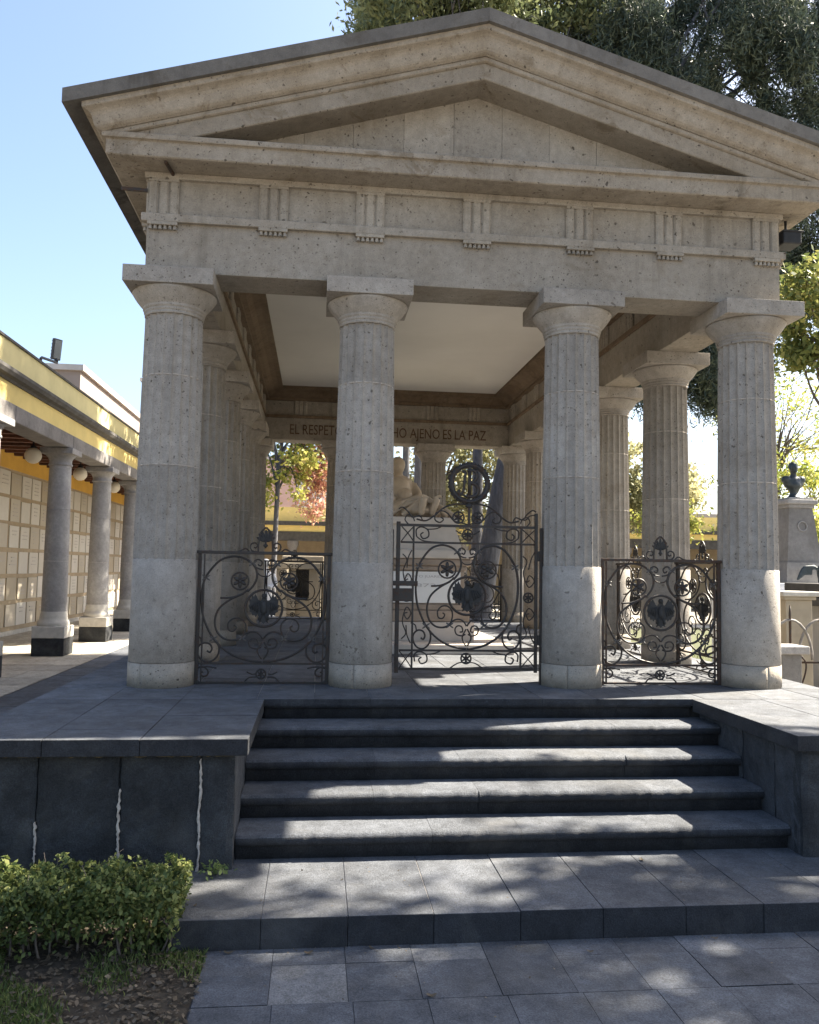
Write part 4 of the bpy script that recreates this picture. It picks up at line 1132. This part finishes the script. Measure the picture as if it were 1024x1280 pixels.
b = MB(); b.ball((0, 0, .20), (.08, .09, .17), 12, 8); b.ball((0, -.04, .40), (.05, .06, .06), 10, 8); b.tube([(0, -.02, .30), (0, -.04, .40)], .045, 8); b.ball((.0, -.11, .39), (.014, .04, .016), 6, 5)
for s_ in (-1, 1):
    for q in range(9):
        t_ = q / 8
        b.tube(spline([(s_ * .06, .02, .27), (s_ * (.16 + .16 * t_), .03, .33 - .02 * t_), (s_ * (.20 + .26 * t_), .03, .06 + .10 * (1 - abs(t_ - .5)) - .10 * t_ + .05)], 4), .028, 6)
    b.tube([(s_ * .05, 0, .1), (s_ * .06, -.02, .0)], .025, 6)
remeshed(b, 'body', M['bronze'], ea, .016, 2)
b = MB()
po = empty('stone_pillar', (8.10, 4.0, GZ)); tag(po, 'cream stone pillar with moulded cap just right of the temple', 'pillar')
obox(po, 'base', .25, 0, .2, 'cream'); obox(po, 'shaft', .20, .2005, 1.60, 'cream'); obox(po, 'cap', .24, 1.6005, 1.65, 'cream'); obox(po, 'cap', .29, 1.6505, 1.72, 'pale_stone', .015)
MB().box((-.12, -.206, .4), (.12, -.2, 1.45), .002).build('panel', M['cream'], po)
tm = empty('tomb', (11.0, 6.0, GZ)); tag(tm, 'grey tomb with heavy dark overhanging slab behind the cream pillar', 'tomb')
MB().box((-1.3, -.5, 0), (1.5, .6, 1.45), .01).build('body', M['grey_wall'], tm); MB().box((-1.55, -.7, 1.4505), (1.7, .8, 1.58), .01).build('slab', M['dark_slab'], tm); MB().box((-1.4, -.55, 1.5805), (1.6, .7, 1.82), .02).build('top', M['dark_slab'], tm)
for q in range(3): MB().box((-1.1 + q * .85, -.52, .3), (-.45 + q * .85, -.499, 1.25), .003).build('panel', M['cream'], tm)
sp_ = empty('stone_post', (7.12, 2.5, GZ)); tag(sp_, 'low grey stone post at the near end of the iron fence', 'post')
obox(sp_, 'shaft', .13, 0, .98, 'dark_grey_stone'); obox(sp_, 'cap', .20, .9805, 1.08, 'grey_stone', .015)
fc = empty('iron_fence', (7.3, 2.9, GZ)); tag(fc, 'low iron fence of overlapping pale arcs right of the temple', 'fence')
for k in range(7):
    x = .12 + k * .42
    MB().tube([(x, 0, 0), (x, 0, 1.46 + .06 * (k % 2)), (x, 0, 1.56 + .06 * (k % 2))], [.016, .016, .006], 6).build('post', M['iron_rust'], fc)
    MB().tube([(x + .30 * math.cos(PI * q / 14), .02 * (k % 2), .85 + .52 * math.sin(PI * q / 14)) for q in range(15)], .018, 6).build('arc', M['arc'], fc)
    MB().tube(spline([(x, .01, .3), (x + .16, .01, .55), (x + .22, .01, .8), (x + .1, .01, .95)], 4), .012, 5).build('scroll', M['iron_rust'], fc)
MB().tube([(0, .01, .28), (2.9, .01, .28)], .014, 6).build('rail', M['iron_rust'], fc); MB().tube([(0, .01, .82), (2.9, .01, .82)], .014, 6).build('rail', M['iron_rust'], fc)

mo = empty('monument', (.95, 12.6, GZ - .0)); tag(mo, 'beige monument with a dark niche seen through the left rear bay', 'monument')
MB().box((-.75, 0, 0), (.75, .8, .5), .01).build('base', M['cream'], mo)
MB().box((-.62, .06, .5005), (-.16, .74, 1.9), .01).build('pier', M['cream'], mo); MB().box((.16, .06, .5005), (.62, .74, 1.9), .01).build('pier', M['cream'], mo)
MB().box((-.159, .35, 1.2), (.159, .74, 1.9)).build('niche_back', M['dark_slab'], mo); MB().box((-.159, .2, .5005), (.159, .74, 1.199), .01).build('niche_sill', M['cream'], mo)
MB().box((-.72, -.02, 1.9005), (.72, .8, 2.05), .02).build('entablature', M['cream'], mo); MB().box((-.5, .1, 2.0505), (.5, .7, 2.22), .03).build('crown', M['cream'], mo)
for s_ in (-1, 1): MB().lathe([(.09, 0), (.09, .1), (.065, .14), (.06, 1.2), (.09, 1.33), (.09, 1.395)], (s_ * .42, -.08, .501), 14).build('colonnette', M['cream'], mo)
ms = empty('marble_figure', (.12, 12.0, GZ - .0)); ms.scale = (1, 1, .9); tag(ms, 'white marble draped figure beside the beige monument behind the railing', 'statue')
MB().box((-.24, -.24, 0), (.24, .24, .9), .01).build('pedestal', M['white_wall'], ms)
b = MB(); b.lathe([(.22, .9), (.20, 1.1), (.15, 1.5), (.17, 1.75), (.17, 1.95), (.08, 2.08), (.05, 2.14)], (0, 0, 0), 16); b.ball((0, -.01, 2.24), (.08, .095, .115), 12, 8); b.ball((0, .02, 2.27), (.09, .09, .10), 10, 8)
for s_ in (-1, 1): b.tube(spline([(s_ * .17, 0, 1.98), (s_ * .24, -.05, 1.72), (s_ * .10, -.18, 1.62)], 4), .05, 8)
for k in range(10): a = 2*PI*k/10; b.tube([(.2 * math.cos(a), .2 * math.sin(a), .92), (.14 * math.cos(a+.1), .14 * math.sin(a+.1), 1.6)], .025, 6)
remeshed(b, 'figure', M['white_wall'], ms, .02, 2)

# ------------------------------------------------------------------ trees
def tree(name, label, trunk, tr, ells, mat, barkm, leaf, per, aspect=.45, droop=0.0, cr=.55, group=None, limbs=.35, string=0.0):
    """trunk: path points; tr: radii at both ends; ells: (centre, radii, clump count)"""
    root = empty(name, trunk[0]); tag(root, label, 'tree', group)
    o0 = Vector(trunk[0]); sp = spline(trunk, 6)
    tb_ = MB(); n = len(sp); tb_.tube([p - o0 for p in sp], [tr[0] + (tr[1] - tr[0]) * (i / (n - 1)) ** .8 + (tr[0] * .35 * max(0, 1 - i / 3)) for i in range(n)], 12)
    CC = []
    for c, r, k in ells:
        d = rng.normal(size=(k, 3)); d = unit(d) * (rng.uniform(.25, 1, (k, 1)) ** .45)
        P = np.array(c) + d * np.array(r); CC.append(P)
        nl = max(3, int(k * limbs))
        for i in range(nl):
            tgt = Vector(P[i]); s0 = sp[min(n - 1, int(n * (.55 + .45 * random.random())))]
            mid = s0.lerp(tgt, .5) + Vector((random.uniform(-.4, .4), random.uniform(-.4, .4), random.uniform(.0, .6)))
            L = (tgt - s0).length; r0 = min(tr[1] * .8, .02 + .018 * L)
            q = spline([s0, s0.lerp(mid, .5) + Vector((0, 0, .15)), mid, tgt], 4); m = len(q)
            tb_.tube([p - o0 for p in q], [r0 * (1 - .85 * i_ / (m - 1)) for i_ in range(m)], 6)
            for _ in range(2):     # twigs
                t0 = q[int(m * random.uniform(.5, .9))]; e = t0 + Vector((random.gauss(0, .6), random.gauss(0, .6), random.gauss(.1, .5)))
                tb_.tube([p - o0 for p in spline([t0, t0.lerp(e, .5) + Vector((0, 0, .1)), e], 3)], [r0 * .3, r0 * .28, r0 * .25, r0 * .2, r0 * .17, r0 * .13, r0 * .1][:7], 5)
    tb_.build('trunk', M[barkm], root)
    CC = np.concatenate(CC)
    sz = cr * rng.uniform(.5, 1.35, (len(CC), 1, 1))
    off = rng.normal(size=(len(CC), per, 3)) * sz * np.array([.62, .62, .45])
    if string: off[:, :, 2] -= rng.uniform(0, string, (len(CC), per)); off[:, :, :2] *= .55
    C = (CC[:, None, :] + off).reshape(-1, 3) - np.array(trunk[0])
    link('crown', leaves('crown', C, leaf, M[mat], aspect, droop, .4), root)
    return root
grp = 'trees around the temple'
tree('tall_tree', 'tall broadleaf tree rising behind the pediment apex, trunk seen through the gate', [(5.22, 13, GZ), (5.24, 13, 3), (5.3, 13.4, 8), (5.6, 14, 14)], (.15, .10),
     [((4.6, 14, 16.2), (2.6, 2.5, 2.4), 110), ((7.6, 14.5, 16.0), (2.4, 2.5, 2.8), 130), ((2.6, 14, 16.6), (1.2, 1.2, 1.0), 10), ((4.0, 11.8, 14.4), (2.2, 1.8, 1.4), 50)], 'leaf_broad', 'trunk_dark', .10, 260, .38, .5, .5, grp)
tree('casuarina_tree', 'dark drooping needle tree at the upper right with a leaning trunk', [(5.0, 12.0, GZ), (5.45, 12.0, 2.0), (6.2, 12.2, 5.0), (8.2, 12.8, 9.0), (10.6, 13.2, 13)], (.30, .16),
     [((12.2, 13.2, 14), (4.8, 2.6, 4.4), 250), ((9.0, 13.2, 14.6), (1.6, 1.8, 2.2), 50), ((13.0, 13.5, 9.4), (2.4, 1.6, 1.3), 40), ((10.9, 13, 6.9), (2.0, 1.2, 1.1), 48)], 'leaf_dark', 'trunk_dark', .105, 800, .15, .7, .62, grp, .14, .8)
tree('bushy_tree', 'sunlit yellow green tree at the right edge below the cornice end', [(12.9, 9.2, GZ), (12.8, 9.2, 2.5), (12.6, 9, 5.0)], (.14, .08),
     [((12.4, 9.0, 6.7), (1.7, 1.5, 1.2), 60)], 'leaf_mix', 'trunk_mid', .085, 150, .5, .2, .38, grp)
tree('bushy_tree', 'dense green tree above the far arcade, between the right side columns', [(17.2, 31, GZ), (17.2, 31, 2.5), (17, 31, 4.0)], (.2, .12),
     [((17.0, 31, 5.1), (2.9, 2, 2.2), 80)], 'leaf_grey', 'trunk_mid', .13, 120, .5, .2, .55, grp)
tree('slender_tree', 'bright green slender tree seen behind the second column of the right side', [(14.4, 32, GZ), (14.4, 32, 3), (14.4, 32, 6)], (.15, .08),
     [((14.4, 32, 7.6), (1.9, 1.6, 3.6), 85)], 'leaf_green', 'trunk_mid', .13, 130, .5, .2, .5, grp)
tree('sparse_tree', 'thin pale yellow tree with open branches behind the bust', [(20.3, 26, GZ), (20.4, 26, 3), (20.8, 26, 6)], (.12, .06),
     [((21.0, 26, 7.6), (3.4, 2.4, 2.2), 60)], 'leaf_yel', 'trunk_mid', .10, 55, .4, .3, .6, grp, .7)
tree('bushy_tree', 'low yellow green bush tree behind the bust pedestal', [(19.6, 24, GZ), (19.6, 24, 1.5), (19.8, 24, 3)], (.12, .07),
     [((19.8, 24, 3.9), (2.8, 1.6, 2.0), 70)], 'leaf_yel', 'trunk_mid', .10, 90, .5, .2, .5, grp)
tree('bushy_tree', 'rounded yellow bush just above the far yellow wall at right', [(16.2, 27, GZ), (16.2, 27, 1.5), (16.3, 27, 2.6)], (.12, .07),
     [((16.3, 27, 3.3), (1.3, 1.0, 1.2), 34)], 'leaf_yel', 'trunk_mid', .10, 110, .5, .2, .4, grp)
tree('bushy_tree', 'pale yellow brown tree behind the statue, left of the rear column', [(7.0, 30, GZ), (7.0, 30, 3), (7.0, 30, 5)], (.16, .1),
     [((7.0, 30, 5.6), (2.6, 2, 3.2), 75)], 'leaf_grey', 'trunk_mid', .12, 110, .5, .2, .5, grp)
tree('bushy_tree', 'green tree behind the wreath, right of the rear column', [(10.4, 29, GZ), (10.4, 29, 3), (10.4, 29, 5)], (.16, .1),
     [((10.0, 29, 6.0), (2.6, 2, 3.6), 70)], 'leaf_grey', 'trunk_mid', .12, 80, .5, .2, .5, grp)
tree('bushy_tree', 'yellow green leafed tree with thin trunk in the left rear bay', [(.02, 17, GZ), (.05, 17, 1.5), (.1, 17, 3.5), (.2, 17, 5.0)], (.10, .05),
     [((.45, 17, 4.9), (1.1, 1.0, 1.3), 50), ((.15, 17, 3.2), (.8, .6, .8), 12)], 'leaf_yel', 'trunk_dark', .075, 80, .55, .2, .32, grp)
tree('bushy_tree', 'red and pink leafed tree in the left rear bay', [(1.9, 18.4, GZ), (1.9, 18.4, 2), (1.6, 18.4, 4.0)], (.09, .05),
     [((1.25, 18.2, 4.7), (.9, .8, 1.2), 50), ((1.3, 18.2, 3.1), (.5, .5, .7), 12)], 'leaf_red', 'trunk_mid', .075, 80, .55, .2, .32, grp)
tree('bushy_tree', 'broad shade tree standing right of the stairs, dappling the landing', [(12.2, -4.5, GZ), (12.2, -4.4, 3), (12.4, -4.0, 7)], (.24, .14),
     [((12.6, -3.0, 9.6), (4.0, 3.6, 2.2), 150), ((10.2, -6.3, 9.2), (3.4, 3.0, 2.0), 80), ((10.0, -2.4, 9.2), (2.4, 2.2, 1.6), 66), ((11.6, -.25, 9.4), (3.4, .8, 1.4), 40)], 'leaf_broad', 'trunk_mid', .11, 92, .5, .3, .46, grp)

tree('tall_tree', 'unseen tree added behind the temple to shade the arcade, in line with the statue', [(4.6, 20, GZ), (4.6, 20, 5), (4.6, 20, 10)], (.2, .12),
     [((4.4, 20, 12.0), (3.0, 3.6, 2.6), 120)], 'leaf_broad', 'trunk_dark', .15, 110, .5, .3, .6, grp)  # added tree, out of sight behind the roof, keeps sun off the left arcade
tree('tall_tree', 'farther unseen tree added behind the temple to shade the arcade', [(4.9, 27, GZ), (4.9, 27, 5), (4.9, 27, 10)], (.2, .12),
     [((4.4, 27, 12.0), (3.0, 4.0, 2.6), 120)], 'leaf_broad', 'trunk_dark', .15, 110, .5, .3, .6, grp)  # second added tree, also hidden, shades the far stretch of the arcade

# ------------------------------------------------------------------ hedge and small plants
hg = empty('hedge', (.2, -2.75, GZ)); tag(hg, 'low clipped leafy hedge in front of the left basalt wall', 'hedge')
for k in range(34):
    x = random.uniform(-1.2, .42); y = random.uniform(-.22, .16)
    e = Vector((x + random.uniform(-.1, .1), y + random.uniform(-.08, .08), random.uniform(.20, .31)))
    sp = spline([(x, y, 0), (x + random.uniform(-.03, .03), y, .12), e], 4)
    b = MB().tube(sp, [.007 - .0045 * i / (len(sp) - 1) for i in range(len(sp))], 5)
    for _ in range(4):
        t0 = sp[random.randrange(3, len(sp))]; q = t0 + Vector((random.gauss(0, .06), random.gauss(0, .05), random.uniform(.03, .12))); b.tube([t0, q], [.003, .0015], 4)
    b.build('stem', M['trunk_mid'], hg)
n = 30000
P = np.stack([rng.uniform(-1.3, .46, n), rng.uniform(-.30, .20, n), .03 + .33 * rng.uniform(0, 1, n) ** .55], 1)
P[:, 2] += .018 * np.sin(P[:, 0] * 21) + .015 * np.sin(P[:, 0] * 47 + P[:, 1] * 30)
clump = np.sin(P[:, 0] * 31 + 2 * np.sin(P[:, 2] * 17)) * np.sin(P[:, 1] * 37 + 3 * P[:, 0]) * np.sin(P[:, 2] * 29 + 4 * P[:, 1])
keep = (clump > -.13) & ((P[:, 2] > .16) | (rng.uniform(0, 1, n) < .5)); P = P[keep]
fo = link('foliage', leaves('foliage', P, .0175, M['leaf_hedge'], .55, -.2, 1.0), hg); fo['kind'] = 'stuff'
wd = empty('weed', (.752, -2.27, LZ)); tag(wd, 'small green weed sprouting at the foot of the left wall corner', 'plant')
C = rng.normal(size=(70, 3)) * np.array([.04, .03, .02]) + np.array([0, -.03, .045])
link('leaves', leaves('leaves', C, .017, M['leaf_green'], .6, 0, 1.5), wd)
b = MB()
for k in range(7): b.tube([(0, 0, 0), (random.gauss(0, .02), random.gauss(-.02, .015), .03), (random.gauss(0, .045), random.gauss(-.03, .02), .055)], .0015, 4)
b.build('stem', M['grass'], wd)
n = 420
C = np.stack([rng.uniform(.85, 4.6, n), rng.uniform(-4.6, -2.95, n), np.full(n, GZ + .006)], 1)
m_ = rng.uniform(0, 1, n) < .25; C[m_, 1] = rng.uniform(-2.85, -2.2, m_.sum()); C[m_, 2] = LZ + .006
m2 = (~m_) & (rng.uniform(0, 1, n) < .4); C[m2, 1] = -2.90 - np.abs(rng.normal(0, .03, m2.sum()))   # swept against the landing
a = rng.normal(size=(n, 3)); a[:, 2] *= .2; a = unit(a); b = unit(np.cross(a, np.array([0, 0, 1.0]) + rng.normal(size=(n, 3)) * .3)); s_ = rng.uniform(.002, .008, (n, 1))
o = link('leaf_litter', quads_mesh('leaf_litter', C, a * s_, b * s_ * .6, M['litter'])); tag(o, 'tiny leaf scraps strewn over the paving and landing', 'leaf litter', kind='stuff')
# fallen leaves on the paving
fl_spots = [(.90, -2.93, GZ, 'curled pale leaf on the paving near the lawn corner'), (1.62, -2.93, GZ, 'white scrap of leaf against the landing riser, left of the pale slab'), (3.45, -2.95, GZ, 'crumpled white leaf on the paving under the landing at right'), (2.73, -3.05, GZ, 'small pale leaf on the sunlit paving dapple'), (1.3, -2.96, GZ, 'brown leaf against the landing riser at left'), (1.86, -3.42, GZ, 'tiny white leaf low on the paving near the middle'), (3.35, -2.2, LZ, 'tiny white leaf on the landing under the right steps'), (.7, -2.72, LZ, 'tiny white petal on the landing corner by the hedge')]
for x, y, z, lab in fl_spots:
    b = MB(); r = random.uniform(.012, .022); an = random.uniform(0, PI)
    pts = [(r * math.cos(t) * (1 if abs(math.cos(t)) < .5 else 1.25), r * .6 * math.sin(t)) for t in np.linspace(0, 2 * PI, 9)[:-1]]
    vs_ = [(p[0] * math.cos(an) - p[1] * math.sin(an), p[0] * math.sin(an) + p[1] * math.cos(an), .006 + .5 * abs(p[0]) * random.uniform(.5, 1)) for p in pts] + [(0, 0, .003)]
    b.add(vs_, [(i, (i + 1) % 8, 8) for i in range(8)], True)
    o = b.build('fallen_leaf', M['litter'], None, (x, y, z)); tag(o, lab, 'leaf', 'fallen leaves on the paving')
print('objects', len(COL.objects))
